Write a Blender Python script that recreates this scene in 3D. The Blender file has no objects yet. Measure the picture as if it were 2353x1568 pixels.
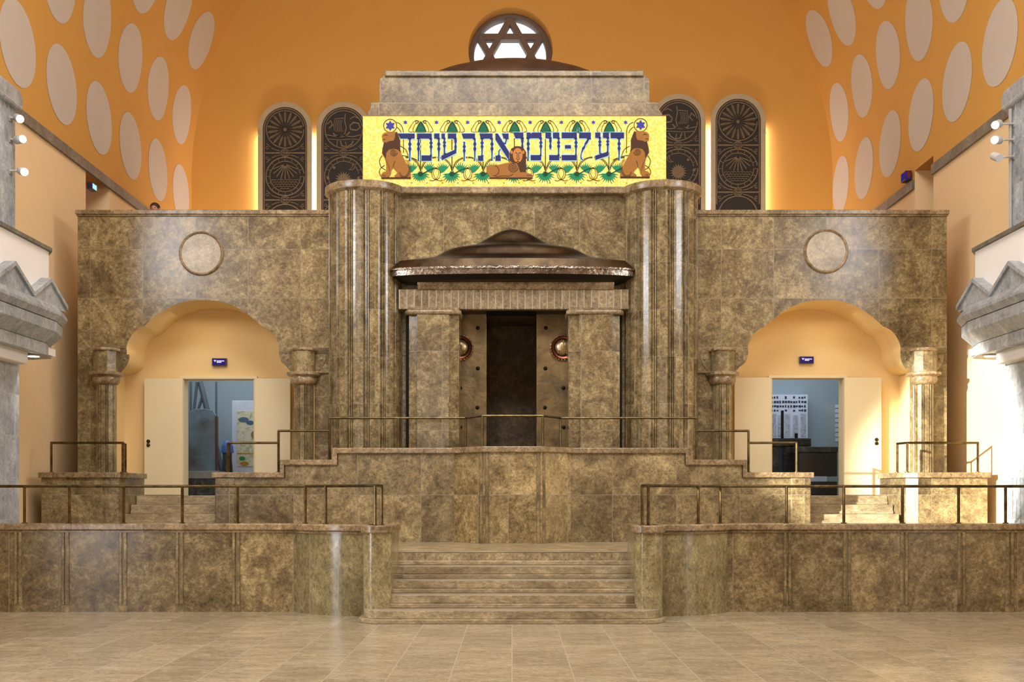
import bpy, bmesh, math, random
from mathutils import Vector
random.seed(7)
PI = math.pi
F = 2600.0; CX = 1176.5; HY = 1135.0; EH = 1.62
def sx(px, Y): return (px - CX) * Y / F
def sz(py, Y): return EH + (HY - py) * Y / F
def P(px, py, Y): return (sx(px, Y), Y, sz(py, Y))
col = bpy.context.scene.collection

# ------------------------------------------------------------------ materials
def newmat(name):
    m = bpy.data.materials.new(name); m.use_nodes = True
    nt = m.node_tree; nt.nodes.clear()
    out = nt.nodes.new('ShaderNodeOutputMaterial')
    b = nt.nodes.new('ShaderNodeBsdfPrincipled')
    nt.links.new(b.outputs[0], out.inputs[0])
    return m, nt, b
def N(nt, t, **kw):
    n = nt.nodes.new(t)
    for k, v in kw.items():
        if k in n.inputs.keys() if isinstance(k, str) else False: n.inputs[k].default_value = v
        else: setattr(n, k, v)
    return n
def math_n(nt, op, a, b=None, c=None):
    n = nt.nodes.new('ShaderNodeMath'); n.operation = op
    for i, v in enumerate((a, b, c)):
        if v is None: continue
        if isinstance(v, (int, float)): n.inputs[i].default_value = v
        else: nt.links.new(v, n.inputs[i])
    return n.outputs[0]
def mixc(nt, fac, a, b, mode='MIX'):
    n = nt.nodes.new('ShaderNodeMix'); n.data_type = 'RGBA'; n.blend_type = mode
    n.clamp_result = False
    for idx, v in ((0, fac), (6, a), (7, b)):
        if isinstance(v, (int, float)): n.inputs[idx].default_value = v
        elif isinstance(v, (tuple, list)): n.inputs[idx].default_value = tuple(v) + ((1,) if len(v) == 3 else ())
        else: nt.links.new(v, n.inputs[idx])
    return n.outputs[2]
def ramp(nt, fac, stops):
    r = nt.nodes.new('ShaderNodeValToRGB')
    e = r.color_ramp.elements
    while len(e) < len(stops): e.new(.5)
    for i, (p, c) in enumerate(stops):
        e[i].position = p; e[i].color = tuple(c) + (1,)
    nt.links.new(fac, r.inputs[0]); return r.outputs[0]
def noise(nt, vec, scale, detail=5, rough=.6, dist=0.0):
    n = nt.nodes.new('ShaderNodeTexNoise'); n.inputs['Scale'].default_value = scale
    n.inputs['Detail'].default_value = detail; n.inputs['Roughness'].default_value = rough
    n.inputs['Distortion'].default_value = dist
    nt.links.new(vec, n.inputs['Vector']); return n.outputs['Fac']
def srgb(r, g, b):
    f = lambda c: ((c / 255 + .055) / 1.055) ** 2.4 if c > 10 else c / 255 / 12.92
    return (f(r), f(g), f(b))

def stone(name, cols, bw=None, bh=None, off=0.0, phu=0.0, phv=0.0, plan=False, rough=.3, vary=.22,
          joint=(.30, .26, .19), jw=.005, stretch=(1, 1, 1), udir=(1, 0), fleck=1.0):
    m, nt, b = newmat(name)
    g = nt.nodes.new('ShaderNodeNewGeometry').outputs['Position']
    sep = nt.nodes.new('ShaderNodeSeparateXYZ'); nt.links.new(g, sep.inputs[0])
    X, Y, Z = sep.outputs
    vec = g
    col_mul = None
    if bw:
        u = math_n(nt, 'ADD', math_n(nt, 'MULTIPLY', X, udir[0]), math_n(nt, 'MULTIPLY_ADD', Y, udir[1], phu))
        v = math_n(nt, 'ADD', Z, phv)
        if plan:
            u = math_n(nt, 'ADD', Y, phu); v = math_n(nt, 'ADD', X, phv)
        cb = nt.nodes.new('ShaderNodeCombineXYZ'); nt.links.new(u, cb.inputs[0]); nt.links.new(v, cb.inputs[1])
        br = nt.nodes.new('ShaderNodeTexBrick'); br.offset = off; br.squash = 1
        nt.links.new(cb.outputs[0], br.inputs['Vector'])
        br.inputs['Color1'].default_value = (0, 0, 0, 1); br.inputs['Color2'].default_value = (1, 1, 1, 1)
        br.inputs['Mortar'].default_value = (.5, .5, .5, 1)
        br.inputs['Scale'].default_value = 1; br.inputs['Brick Width'].default_value = bw
        br.inputs['Row Height'].default_value = bh; br.inputs['Mortar Size'].default_value = jw
        br.inputs['Mortar Smooth'].default_value = .1
        # shift the stone pattern slab by slab so that the veins break at each joint
        sh = nt.nodes.new('ShaderNodeVectorMath'); sh.operation = 'MULTIPLY_ADD'
        nt.links.new(br.outputs['Color'], sh.inputs[0]); sh.inputs[1].default_value = (9, 5, 7)
        nt.links.new(g, sh.inputs[2]); vec = sh.outputs[0]
    st = nt.nodes.new('ShaderNodeVectorMath'); st.operation = 'MULTIPLY'
    nt.links.new(vec, st.inputs[0]); st.inputs[1].default_value = stretch
    vec = st.outputs[0]
    big = noise(nt, vec, 2.1, 10, .78, .5)
    mid = noise(nt, vec, 9, 8, .78, .5)
    big = math_n(nt, 'ADD', math_n(nt, 'MULTIPLY', big, .62), math_n(nt, 'MULTIPLY', mid, .38))
    c = ramp(nt, big, [(.40, cols[0]), (.50, cols[1]), (.60, cols[2])])
    fine = noise(nt, vec, 24, 6, .75, .8)
    fl = ramp(nt, fine, [(.36, (.45, .43, .40)), (.5, (1, 1, 1)), (.66, (1.7, 1.6, 1.4))])
    c = mixc(nt, .75 * fleck, c, fl, 'MULTIPLY')
    if bw:
        tone = math_n(nt, 'MULTIPLY_ADD', br.outputs['Color'], 2 * vary, 1 - vary)
        c = mixc(nt, 1, c, tone, 'MULTIPLY')
        c = mixc(nt, math_n(nt, 'MULTIPLY', br.outputs['Fac'], .6), c, joint)
    nt.links.new(c, b.inputs['Base Color'])
    r = math_n(nt, 'MULTIPLY_ADD', fine, .18, rough - .09)
    nt.links.new(r, b.inputs['Roughness'])
    bp = nt.nodes.new('ShaderNodeBump'); bp.inputs['Strength'].default_value = .06; bp.inputs['Distance'].default_value = .02
    nt.links.new(fine, bp.inputs['Height']); nt.links.new(bp.outputs[0], b.inputs['Normal'])
    return m
def plaster(name, c, c2=None, rough=.85):
    m, nt, b = newmat(name)
    g = nt.nodes.new('ShaderNodeNewGeometry').outputs['Position']
    n = noise(nt, g, .8, 4, .6)
    c2 = c2 or tuple(v * .92 for v in c)
    nt.links.new(mixc(nt, n, c, c2), b.inputs['Base Color'])
    b.inputs['Roughness'].default_value = rough
    bp = nt.nodes.new('ShaderNodeBump'); bp.inputs['Strength'].default_value = .08; bp.inputs['Distance'].default_value = .01
    nt.links.new(noise(nt, g, 60, 3), bp.inputs['Height']); nt.links.new(bp.outputs[0], b.inputs['Normal'])
    return m
def metal(name, c1, c2, rough=.35, scale=3, bump=.1, bscale=12, metallic=1.0):
    m, nt, b = newmat(name)
    g = nt.nodes.new('ShaderNodeNewGeometry').outputs['Position']
    n = noise(nt, g, scale, 5, .65, .5)
    nt.links.new(ramp(nt, n, [(.35, c1), (.65, c2)]), b.inputs['Base Color'])
    b.inputs['Metallic'].default_value = metallic; b.inputs['Roughness'].default_value = rough
    bp = nt.nodes.new('ShaderNodeBump'); bp.inputs['Strength'].default_value = bump; bp.inputs['Distance'].default_value = .02
    nt.links.new(noise(nt, g, bscale, 3), bp.inputs['Height']); nt.links.new(bp.outputs[0], b.inputs['Normal'])
    return m
def plain(name, c, rough=.5, metallic=0, nscale=6, var=.12):
    m, nt, b = newmat(name)
    if name.startswith('mosaic') or name == 'lion_face': b.inputs['Specular IOR Level'].default_value = .15
    g = nt.nodes.new('ShaderNodeNewGeometry').outputs['Position']
    n = noise(nt, g, nscale, 3)
    nt.links.new(mixc(nt, n, tuple(v * (1 - var) for v in c), tuple(min(1, v * (1 + var)) for v in c)), b.inputs['Base Color'])
    b.inputs['Roughness'].default_value = rough; b.inputs['Metallic'].default_value = metallic
    return m
def emit(name, c, s):
    m = bpy.data.materials.new(name); m.use_nodes = True; nt = m.node_tree; nt.nodes.clear()
    o = nt.nodes.new('ShaderNodeOutputMaterial'); e = nt.nodes.new('ShaderNodeEmission')
    e.inputs[0].default_value = tuple(c) + (1,); e.inputs[1].default_value = s
    nt.links.new(e.outputs[0], o.inputs[0]); return m

TR = [srgb(84, 70, 49), srgb(124, 108, 76), srgb(166, 148, 108)]      # brown travertine
TG = [srgb(122, 108, 82), srgb(156, 140, 108), srgb(192, 176, 142)]     # paler step stone
GR = [srgb(126, 132, 138), srgb(158, 164, 168), srgb(188, 192, 194)]  # grey gallery stone
M = {}
M['screen'] = stone('travertine_screen', TR, .92, .86, .0, phu=.02, phv=.12, rough=.22)
M['tower'] = stone('travertine_tower', TR, .17, .80, .37, phu=.05, phv=.05, vary=.16, rough=.19, udir=(1, 0))
M['center'] = stone('travertine_shrine', TR, .79, 1.35, .0, phu=.4, phv=.0, vary=.12, rough=.22)
M['upper'] = stone('travertine_upper', TR, .93, .60, .0, phu=.46, phv=.56, vary=.12)
M['podium'] = stone('travertine_podium', TR, 1.06, .79, .0, phu=.45, phv=-.02, udir=(1, 0), vary=.25)
M['bay'] = stone('travertine_bay', [srgb(92, 78, 50), srgb(142, 122, 84), srgb(184, 162, 116)], .49, .79, .0, phu=.06, phv=-.02, vary=.25, rough=.18)
M['front'] = stone('travertine_front', TR, .779, 30.0, .0, phu=.654, phv=5, vary=.25, rough=.24)
M['front_r'] = stone('travertine_front_right', TR, .779, 30.0, .0, phu=.089, phv=5, vary=.25, rough=.24)
M['newel'] = stone('travertine_newel', [srgb(112, 102, 72), srgb(138, 126, 92), srgb(164, 152, 114)], .42, 40, phu=.2, phv=5, rough=.13, stretch=(1, 1, .7), vary=.15)
M['plain'] = stone('travertine_plain', TR, None)
M['cap'] = stone('travertine_coping', [srgb(102, 86, 60), srgb(138, 118, 88), srgb(172, 150, 116)], .95, 50, phu=.3, vary=.12, rough=.24)
M['frieze'] = stone('travertine_frieze', [srgb(106, 90, 64), srgb(138, 120, 90), srgb(168, 150, 118)], .127, 3, phu=.03, phv=0, vary=.08, jw=.009, joint=(.5, .46, .38))
M['step'] = stone('step_stone', TG, 1.45, .162, .5, vary=.12, rough=.34, stretch=(.7, 1.2, 1.6), fleck=.7)
M['floor'] = stone('floor_travertine', [srgb(136, 124, 98), srgb(156, 143, 116), srgb(176, 164, 136)], 1.1, .5465, .37, plan=True, vary=.14,
                   rough=.24, jw=.006, joint=(.5, .46, .36), stretch=(.9, 1.9, 1), fleck=.8)
M['platform'] = stone('platform_travertine', TG, .7, .69, .0, plan=True, vary=.1, rough=.3, jw=.004)
M['grey'] = stone('grey_gallery_stone', GR, .7, 50, rough=.4, vary=.1, udir=(0, 1), fleck=.5, joint=(.5, .5, .48), stretch=(1, 1, 1))
M['greyp'] = stone('grey_pier_stone', GR, .4, .62, .5, rough=.3, vary=.14, udir=(.7, .7), fleck=.5, joint=(.5, .5, .48))
M['trim'] = stone('grey_trim_stone', [srgb(92, 86, 76), srgb(116, 110, 98), srgb(140, 134, 120)], 1.2, 50, rough=.5, vary=.1, udir=(0, 1), fleck=.5)
M['disc'] = stone('roundel_stone', [srgb(128, 114, 92), srgb(160, 146, 120), srgb(186, 172, 146)], None, fleck=.6)
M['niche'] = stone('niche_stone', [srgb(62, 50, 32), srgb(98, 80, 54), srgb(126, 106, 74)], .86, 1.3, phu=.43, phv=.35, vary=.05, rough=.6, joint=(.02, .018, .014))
ORANGE = srgb(208, 156, 74); CREAM = srgb(238, 208, 158)
M['orange'] = plaster('orange_plaster', ORANGE)
M['dot'] = plaster('pale_dot_paint', srgb(200, 190, 174))
M['cream'] = plaster('cream_plaster', CREAM)
M['arch'] = plaster('arch_plaster', srgb(240, 208, 148))
M['white'] = plaster('white_parapet_plaster', srgb(246, 242, 236))
M['doorp'] = plaster('door_paint', srgb(236, 220, 178), rough=.5)
M['roomwall'] = plaster('cool_room_plaster', srgb(160, 174, 184))
M['bronze'] = metal('canopy_bronze', srgb(60, 49, 38), srgb(94, 78, 58), .38, 2.0, .12, 9)
M['rim'] = metal('canopy_rim_bronze', srgb(100, 90, 78), srgb(158, 148, 134), .22, 6, .6, 14)
M['bdoor'] = metal('door_bronze', srgb(100, 90, 68), srgb(148, 128, 92), .48, 2.2, .5, 7)
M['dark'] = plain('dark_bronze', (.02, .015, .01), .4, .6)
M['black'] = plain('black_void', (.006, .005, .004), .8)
M['rail'] = metal('rail_brass', srgb(70, 60, 42), srgb(116, 100, 68), .35, 8, .05)
M['copperroof'] = metal('copper_roof', srgb(70, 52, 40), srgb(98, 74, 56), .55, 2, .1, metallic=.5)
M['gold'] = None
M['frame'] = plain('relief_frame_paint', srgb(172, 160, 132), .7)
M['reliefbg'] = plain('relief_dark_bronze', srgb(26, 20, 14), .6, .0, 14, .7)
M['relief'] = plain('relief_bronze', srgb(112, 96, 72), .6, .0, 12, .55)
M['tracery'] = plain('wheel_window_stone', srgb(112, 92, 76), .8)
M['wall_lamp'] = plain('lamp_housing_grey', srgb(190, 188, 182), .5)
M['glass'] = emit('bright_window_glass', (.86, .93, 1.0), 6)
M['lamp'] = emit('lamp_lens', (1, .97, .92), 30)
M['led'] = emit('led_strip', (1, .88, .90), 110)
M['purple'] = emit('purple_sign_light', srgb(86, 60, 178), .9)
M['signw'] = emit('sign_white_light', (.9, .85, 1), 2.4)
M['signcyan'] = emit('sign_cyan_light', srgb(170, 225, 255), 3)
M['signblk'] = plain('sign_casing', (.02, .015, .05), .4)
M['red'] = plain('sign_red_back', srgb(120, 20, 20), .5)
M['navy'] = plain('mosaic_navy', srgb(38, 40, 96), .35, 0, 60, .35)
M['lblue'] = plain('mosaic_pale_blue', srgb(160, 205, 225), .35, 0, 60, .2)
M['green'] = plain('mosaic_green', srgb(28, 128, 86), .35, 0, 60, .4)
M['dgreen'] = plain('mosaic_dark_green', srgb(16, 66, 44), .35, 0, 60, .4)
M['vine'] = plain('mosaic_vine', srgb(56, 66, 26), .35, 0, 60, .3)
M['lion'] = plain('mosaic_lion', srgb(150, 102, 46), .35, 0, 40, .28)
M['mane'] = plain('mosaic_mane', srgb(70, 44, 26), .4, 0, 80, .5)
M['star'] = plain('mosaic_star', srgb(58, 60, 150), .35, 0, 60, .3)
M['hair'] = plain('dark_hair', srgb(40, 28, 20), .6)
M['skin'] = plain('skin', srgb(190, 130, 100), .5)
M['shirt'] = plain('dark_shirt', srgb(50, 52, 60), .8)
def gold_mat():
    m, nt, b = newmat('gold_mosaic')
    g = nt.nodes.new('ShaderNodeNewGeometry').outputs['Position']
    v = nt.nodes.new('ShaderNodeTexVoronoi'); v.inputs['Scale'].default_value = 34; v.inputs['Randomness'].default_value = .35
    nt.links.new(g, v.inputs['Vector'])
    s = nt.nodes.new('ShaderNodeSeparateColor'); nt.links.new(v.outputs['Color'], s.inputs[0])
    c = ramp(nt, s.outputs[0], [(.0, srgb(238, 200, 84)), (.5, srgb(250, 220, 108)), (1, srgb(255, 236, 150))])
    big = noise(nt, g, 5, 4)
    c = mixc(nt, .5, c, ramp(nt, big, [(.35, (.95, .9, .8)), (.6, (1.05, 1.05, 1.05))]), 'MULTIPLY')
    nt.links.new(c, b.inputs['Base Color']); b.inputs['Roughness'].default_value = .5; b.inputs['Specular IOR Level'].default_value = .2
    return m
M['gold'] = gold_mat()
def cloudy(name, cs, scale=6, dist=1.5):
    m, nt, b = newmat(name)
    g = nt.nodes.new('ShaderNodeNewGeometry').outputs['Position']
    nt.links.new(ramp(nt, noise(nt, g, scale, 6, .7, dist), [(.3 + .4 * i / (len(cs) - 1), c) for i, c in enumerate(cs)]), b.inputs['Base Color'])
    b.inputs['Roughness'].default_value = .4
    return m
M['board'] = cloudy('blue_grey_board', [srgb(70, 76, 88), srgb(112, 120, 134), srgb(120, 150, 176), srgb(140, 134, 142)], 1.2, .2)
M['case'] = cloudy('dark_case', [srgb(14, 14, 18), srgb(40, 42, 44), srgb(90, 92, 90)], 5)
M['art'] = cloudy('artwork_paint', [srgb(110, 140, 150), srgb(200, 195, 150), srgb(225, 222, 215), srgb(190, 150, 60)], 9)
M['paper'] = plain('white_paper', srgb(205, 212, 232), .7)
M['photo'] = plain('dark_photograph', srgb(34, 36, 66), .5, 0, 30, .7)
M['polegrey'] = plain('grey_pole', srgb(90, 100, 108), .5)

# ------------------------------------------------------------------ mesh builder
class MB:
    def __init__(s): s.v = []; s.f = []; s.m = []
    def add(s, vs, fs, mi=0):
        o = len(s.v); s.v += [tuple(v) for v in vs]
        for i, f in enumerate(fs):
            s.f.append([o + j for j in f]); s.m.append(mi[i] if isinstance(mi, list) else mi)
    def box(s, x0, x1, y0, y1, z0, z1, mi=0):
        if x0 > x1: x0, x1 = x1, x0
        if y0 > y1: y0, y1 = y1, y0
        if z0 > z1: z0, z1 = z1, z0
        s.add([(x0,y0,z0),(x1,y0,z0),(x1,y1,z0),(x0,y1,z0),(x0,y0,z1),(x1,y0,z1),(x1,y1,z1),(x0,y1,z1)],
              [(0,3,2,1),(4,5,6,7),(0,1,5,4),(1,2,6,5),(2,3,7,6),(3,0,4,7)], mi)
    def prism_xz(s, pts, y0, y1, mi=0, side=None):
        n = len(pts); vs = [(x, y0, z) for x, z in pts] + [(x, y1, z) for x, z in pts]
        fs = [list(range(n)), list(range(2*n-1, n-1, -1))] + [(i, i+n, (i+1) % n + n, (i+1) % n) for i in range(n)]
        mis = [mi, mi] + ([mi] * n if side is None else [side[i] if isinstance(side, list) else side for i in range(n)])
        s.add(vs, fs, mis)
    def prism_xy(s, pts, z0, z1, mi=0):
        n = len(pts); vs = [(x, y, z0) for x, y in pts] + [(x, y, z1) for x, y in pts]
        s.add(vs, [list(range(n-1, -1, -1)), list(range(n, 2*n))] + [(i, (i+1) % n, (i+1) % n + n, i+n) for i in range(n)], mi)
    def prism_yz(s, pts, x0, x1, mi=0):
        n = len(pts); vs = [(x0, y, z) for y, z in pts] + [(x1, y, z) for y, z in pts]
        s.add(vs, [list(range(n-1, -1, -1)), list(range(n, 2*n))] + [(i, (i+1) % n, (i+1) % n + n, i+n) for i in range(n)], mi)
    def lathe(s, prof, cx, cy, n=32, mi=0, sxy=(1, 1)):
        k = len(prof); vs = []
        for r, z in prof:
            for j in range(n):
                a = 2*PI*j/n; vs.append((cx + r*math.cos(a)*sxy[0], cy + r*math.sin(a)*sxy[1], z))
        fs = []
        for i in range(k-1):
            for j in range(n): fs.append((i*n+j, i*n+(j+1) % n, (i+1)*n+(j+1) % n, (i+1)*n+j))
        fs.append(list(range(n-1, -1, -1))); fs.append([(k-1)*n+j for j in range(n)])
        s.add(vs, fs, mi)
    def tube(s, pts, r, n=10, mi=0, r2=None):
        pts = [Vector(p) for p in pts]; rings = []; m = len(pts)
        up = None
        for i, p in enumerate(pts):
            d = (pts[min(i+1, m-1)] - pts[max(i-1, 0)]).normalized()
            a = Vector((0, 0, 1)) if abs(d.z) < .9 else Vector((0, 1, 0))
            u = d.cross(a).normalized(); w = d.cross(u)
            rr = r if r2 is None else r + (r2 - r) * i / (m-1)
            rings.append([p + u*math.cos(2*PI*j/n)*rr + w*math.sin(2*PI*j/n)*rr for j in range(n)])
        vs = [v for R in rings for v in R]
        fs = [(i*n+j, i*n+(j+1) % n, (i+1)*n+(j+1) % n, (i+1)*n+j) for i in range(m-1) for j in range(n)]
        fs += [list(range(n-1, -1, -1)), [(m-1)*n+j for j in range(n)]]
        s.add(vs, fs, mi)
    def sweep(s, path, prof, mi=0, closed_prof=True):
        """path: (x,y) list; prof: (offset to the right of travel, z)"""
        m = len(path); k = len(prof); vs = []
        for i in range(m):
            p = Vector(path[i])
            d0 = (Vector(path[i]) - Vector(path[i-1])).normalized() if i > 0 else None
            d1 = (Vector(path[i+1]) - Vector(path[i])).normalized() if i < m-1 else None
            d0 = d0 or d1; d1 = d1 or d0
            n0 = Vector((d0.y, -d0.x)); n1 = Vector((d1.y, -d1.x)); nn = (n0 + n1).normalized()
            sc = 1 / max(.3, nn.dot(n0))
            for o, z in prof: q = p + nn * o * sc; vs.append((q.x, q.y, z))
        fs = []
        for i in range(m-1):
            for j in range(k if closed_prof else k-1):
                j2 = (j+1) % k; fs.append((i*k+j, (i+1)*k+j, (i+1)*k+j2, i*k+j2))
        if closed_prof: fs += [list(range(k)), [(m-1)*k+j for j in range(k-1, -1, -1)]]
        s.add(vs, fs, mi)
    def stroke(s, pts, w, y, t=.01, mi=0, closed=False):
        """flat ribbon in the XZ plane at depth y, t thick"""
        pts = [Vector(p) for p in pts]; n = len(pts); L = []; R = []
        for i in range(n):
            if closed: a = pts[i-1]; b = pts[(i+1) % n]
            else: a = pts[max(i-1, 0)]; b = pts[min(i+1, n-1)]
            d = (b - a)
            if d.length < 1e-9: d = Vector((1, 0))
            d.normalize(); nn = Vector((-d.y, d.x)) * w / 2
            if 0 < i < n-1 or closed:
                e = (pts[i] - pts[i-1])
                if e.length > 1e-9:
                    c = abs(e.normalized().dot(d)); nn = nn / max(.5, c)
            L.append(pts[i] + nn); R.append(pts[i] - nn)
        vs = [(p.x, y, p.y) for p in L] + [(p.x, y, p.y) for p in R] + [(p.x, y+t, p.y) for p in L] + [(p.x, y+t, p.y) for p in R]
        fs = []
        for i in range(n if closed else n-1):
            j = (i+1) % n
            fs += [(i, n+i, n+j, j), (2*n+i, 2*n+j, 3*n+j, 3*n+i), (i, j, 2*n+j, 2*n+i), (n+i, 3*n+i, 3*n+j, n+j)]
        s.add(vs, fs, mi)
    def build(s, name, mats, parent=None, bevel=0, smooth=None, kind=None, origin=None):
        me = bpy.data.meshes.new(name)
        org = Vector(origin) if origin else Vector((0, 0, 0))
        me.from_pydata([tuple(Vector(v) - org) for v in s.v], [], s.f)
        mats = mats if isinstance(mats, (list, tuple)) else [mats]
        for mm in mats: me.materials.append(mm)
        for p, i in zip(me.polygons, s.m): p.material_index = i
        bm = bmesh.new(); bm.from_mesh(me)
        bmesh.ops.recalc_face_normals(bm, faces=bm.faces[:]); bm.to_mesh(me); bm.free()
        if smooth:
            me.polygons.foreach_set('use_smooth', [True] * len(me.polygons)); me.set_sharp_from_angle(angle=math.radians(smooth))
        o = bpy.data.objects.new(name, me); col.objects.link(o)
        if parent is not None:
            o.parent = parent; o.location = org - WLOC[parent.name]
        else: o.location = org
        WLOC[o.name] = org
        if kind: o['kind'] = kind
        if bevel:
            b = o.modifiers.new('edge', 'BEVEL'); b.width = bevel; b.segments = 2; b.limit_method = 'ANGLE'; b.angle_limit = math.radians(40)
        return o
WLOC = {}
def thing(name, label, cat, loc=(0, 0, 0), group=None):
    o = bpy.data.objects.new(name, None); col.objects.link(o); o.location = loc
    o.empty_display_size = .1
    WLOC[o.name] = Vector(loc); o['label'] = label; o['category'] = cat
    if group: o['group'] = group
    return o
def tag(o, label, cat, group=None):
    o['label'] = label; o['category'] = cat
    if group: o['group'] = group
    return o
def bx(x0, x1, y0, y1, z0, z1):
    b = MB(); b.box(x0, x1, y0, y1, z0, z1); return b
def circ(cx, cy, r, n=32, a0=0, a1=2*PI, ry=None):
    ry = ry or r
    k = n if abs(a1 - a0 - 2*PI) < 1e-6 else n + 1
    return [(cx + r*math.cos(a0 + (a1-a0)*i/n), cy + ry*math.sin(a0 + (a1-a0)*i/n)) for i in range(k)]
def struct(o): o['kind'] = 'structure'; return o

# ------------------------------------------------------------------ levels and planes
Z1 = .81; ZL = 1.585; ZA = 2.2           # platform, landing at the doors, floor before the ark
YW = 15.49                                # front low wall
YP = 18.8                                 # podium wall
YS = 19.8; YD = 20.8                      # arcade screen, wall with the doors
YB = 28.6; WX = 8.1; ZV = 9.6             # back wall, side walls, vault springing

# ------------------------------------------------------------------ floor and slabs
struct(bx(-12, 12, -8, 15.6, -.2, 0).build('floor', M['floor']))
b = MB(); b.box(-WX, WX, 15.5, 20.75, 0.02, Z1); b.box(-1.62, 1.62, 15.48, 15.6, .02, Z1)
struct(b.build('floor_platform', M['platform']))
for s, x0, x1 in ((-1, -WX, -4.93), (1, 4.96, WX)):
    b = MB(); b.box(x0, x1, 19.62, 24.6, Z1+.005, ZL)
    struct(b.build('floor_landing', M['step']))
b = MB(); b.box(-2.9, 2.88, 19.1, 22.5, Z1+.01, ZA); b.box(-3.77, -2.9, 19.1, 20.7, Z1+.01, 2.0); b.box(2.88, 3.82, 19.1, 20.7, Z1+.01, 2.0); b.box(-4.92, -3.77, 19.1, 19.6, Z1+.01, 1.8); b.box(3.82, 4.95, 19.1, 19.6, Z1+.01, 1.8)
struct(b.build('floor_ark', M['platform']))
struct(bx(-7.57, 7.57, 20.5, YB, 5.1, 5.3).build('floor_terrace', M['plain']))

# ------------------------------------------------------------------ front stairs
st = thing('front_stairs', 'broad flight of five pale stone steps rising in the middle to the platform', 'stairs', (0, 14.9, 0))
noses = [14.1, 14.45, 14.8, 15.15, 15.5]
for i, y0 in enumerate(noses):
    z0 = .162 * i; z1 = .162 * (i + 1); zm = z0 + .055
    hw = (1.88, 1.70, 1.62, 1.62, 1.62)[i]; rr = (.30, .2, .01, .01, .01)[i]
    b = MB()
    for (a, zz0, zz1) in ((.06, z0, zm), (0, zm, z1)):
        w = hw + a; yf = y0 - a; yb = 15.62 if i < 4 else 15.56
        pts = [(w, yb), (-w, yb)] + circ(-w+rr, yf+rr, rr, 8, PI, 1.5*PI) + circ(w-rr, yf+rr, rr, 8, 1.5*PI, 2*PI)
        b.prism_xy(pts, zz0 + (.001 if i else 0), zz1)
    b.build('step', M['step'], st, bevel=.008)

# ------------------------------------------------------------------ front low walls, newels, rails
def rail_path(name, label, segs, posts, group=None, r=.02):
    base = posts[0][0]
    t = thing(name, label, 'railing', (base[0], base[1], posts[0][1]))
    for s_ in segs:
        b = MB()
        for i in range(len(s_)-1):
            a, c = Vector(s_[i]), Vector(s_[i+1]); d = (c-a).normalized()
            b.tube([a - d*.012, c + d*.012], r, 8)
        b.build('handrail', M['rail'], t, smooth=40)
    for (x, y), z0, z1 in posts:
        b = MB(); b.tube([(x, y, z0), (x, y, z1)], .021, 8); b.tube([(x, y, z0), (x, y, z0+.012)], .04, 10)
        b.build('post', M['rail'], t, smooth=40)
    return t
ZC = 1.21
for s in (-1, 1):
    side = 'left' if s < 0 else 'right'
    xin, xb = (-1.96, -2.95) if s < 0 else (1.98, 2.95)
    # arc from the straight wall to beside the newel
    R = 1.18; arc = []
    for i in range(17):
        x = abs(xb) + (abs(xin) - abs(xb)) * i / 16
        y = 14.94 + R - math.sqrt(R*R - (x - abs(xin))**2)
        arc.append((s * x, y))
    path = [(s*9.6, YW), (s*abs(xb), YW)] + arc[1:] + [(s*(abs(xin)-.12), 14.94)]
    t = thing('low_wall', 'long waist-high brown stone wall with ribbed panels %s of the front stairs' % side, 'wall', (s*4, YW, 0))
    prof_ = [(0, .0), (0, ZC-.09), (-.28, ZC-.09), (-.28, .0)]
    b = MB(); q_ = path[:2]; b.sweep(q_ if s < 0 else q_[::-1], prof_); b.build('wall_body', M['front' if s < 0 else 'front_r'], t, smooth=30)
    b = MB(); q_ = path[1:]; b.sweep(q_ if s < 0 else q_[::-1], prof_); b.build('curved_end', M['newel'], t, smooth=30)
    b = MB(); b.sweep(path if s < 0 else path[::-1], [(.035, ZC-.09), (.045, ZC-.075), (.045, ZC-.015), (.03, ZC), (-.30, ZC), (-.30, ZC-.09)])
    b.build('coping', M['cap'], t, smooth=30)
    b = MB(); b.sweep(path if s < 0 else path[::-1], [(.0, ZC-.12), (.018, ZC-.12), (.018, ZC-.095), (.0, ZC-.09)]); b.build('moulding', M['cap'], t, smooth=30)
    pxs = (-90, 42, 151, 283, 413, 543) if s < 0 else (1809, 1946, 2077, 2209, 2320, 2440)
    for px in pxs:
        x = sx(px, YW); b = MB()
        for dx in (-.032, .032):
            b.prism_xy([(x+dx-.023, YW+.01), (x+dx-.017, YW-.022), (x+dx+.017, YW-.022), (x+dx+.023, YW+.01)], .1, ZC-.12)
        b.box(x-.06, x+.06, YW-.012, YW+.01, 0, .1)
        b.build('rib_pair', M['plain'], t, bevel=.004)
    # newel
    nx = -1.717 if s < 0 else 1.745
    t = thing('newel_pillar', 'rounded polished stone pillar ending the low wall %s of the front stairs' % side, 'pillar', (nx, 14.47, 0))
    b = MB(); r = .185
    prof = []
    for j in range(48):
        a = 2*PI*j/48; rr = r - (.008 if j % 6 == 0 else 0)
        prof.append((nx + rr*math.cos(a), 14.47 + rr*math.sin(a)))
    b.prism_xy(prof, .0, ZC-.09); b.box(nx-.17, nx+.17, 14.5, 15.45, .0, ZC-.09)
    b.build('shaft', M['newel'], t, smooth=35)
    b = MB(); b.prism_xy(circ(nx, 14.47, .215, 48), ZC-.09, ZC+.005); b.box(nx-.2, nx+.2, 14.5, 15.45, ZC-.09, ZC)
    b.build('cap', M['cap'], t, smooth=35, bevel=.01)
zr = 1.722
pl = [(sx(px, 15.6), 15.62) for px in (-60, 55, 158, 283, 418, 545, 701)]
arcp = [(-2.43, 15.33), (-2.0, 15.1)]
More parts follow.
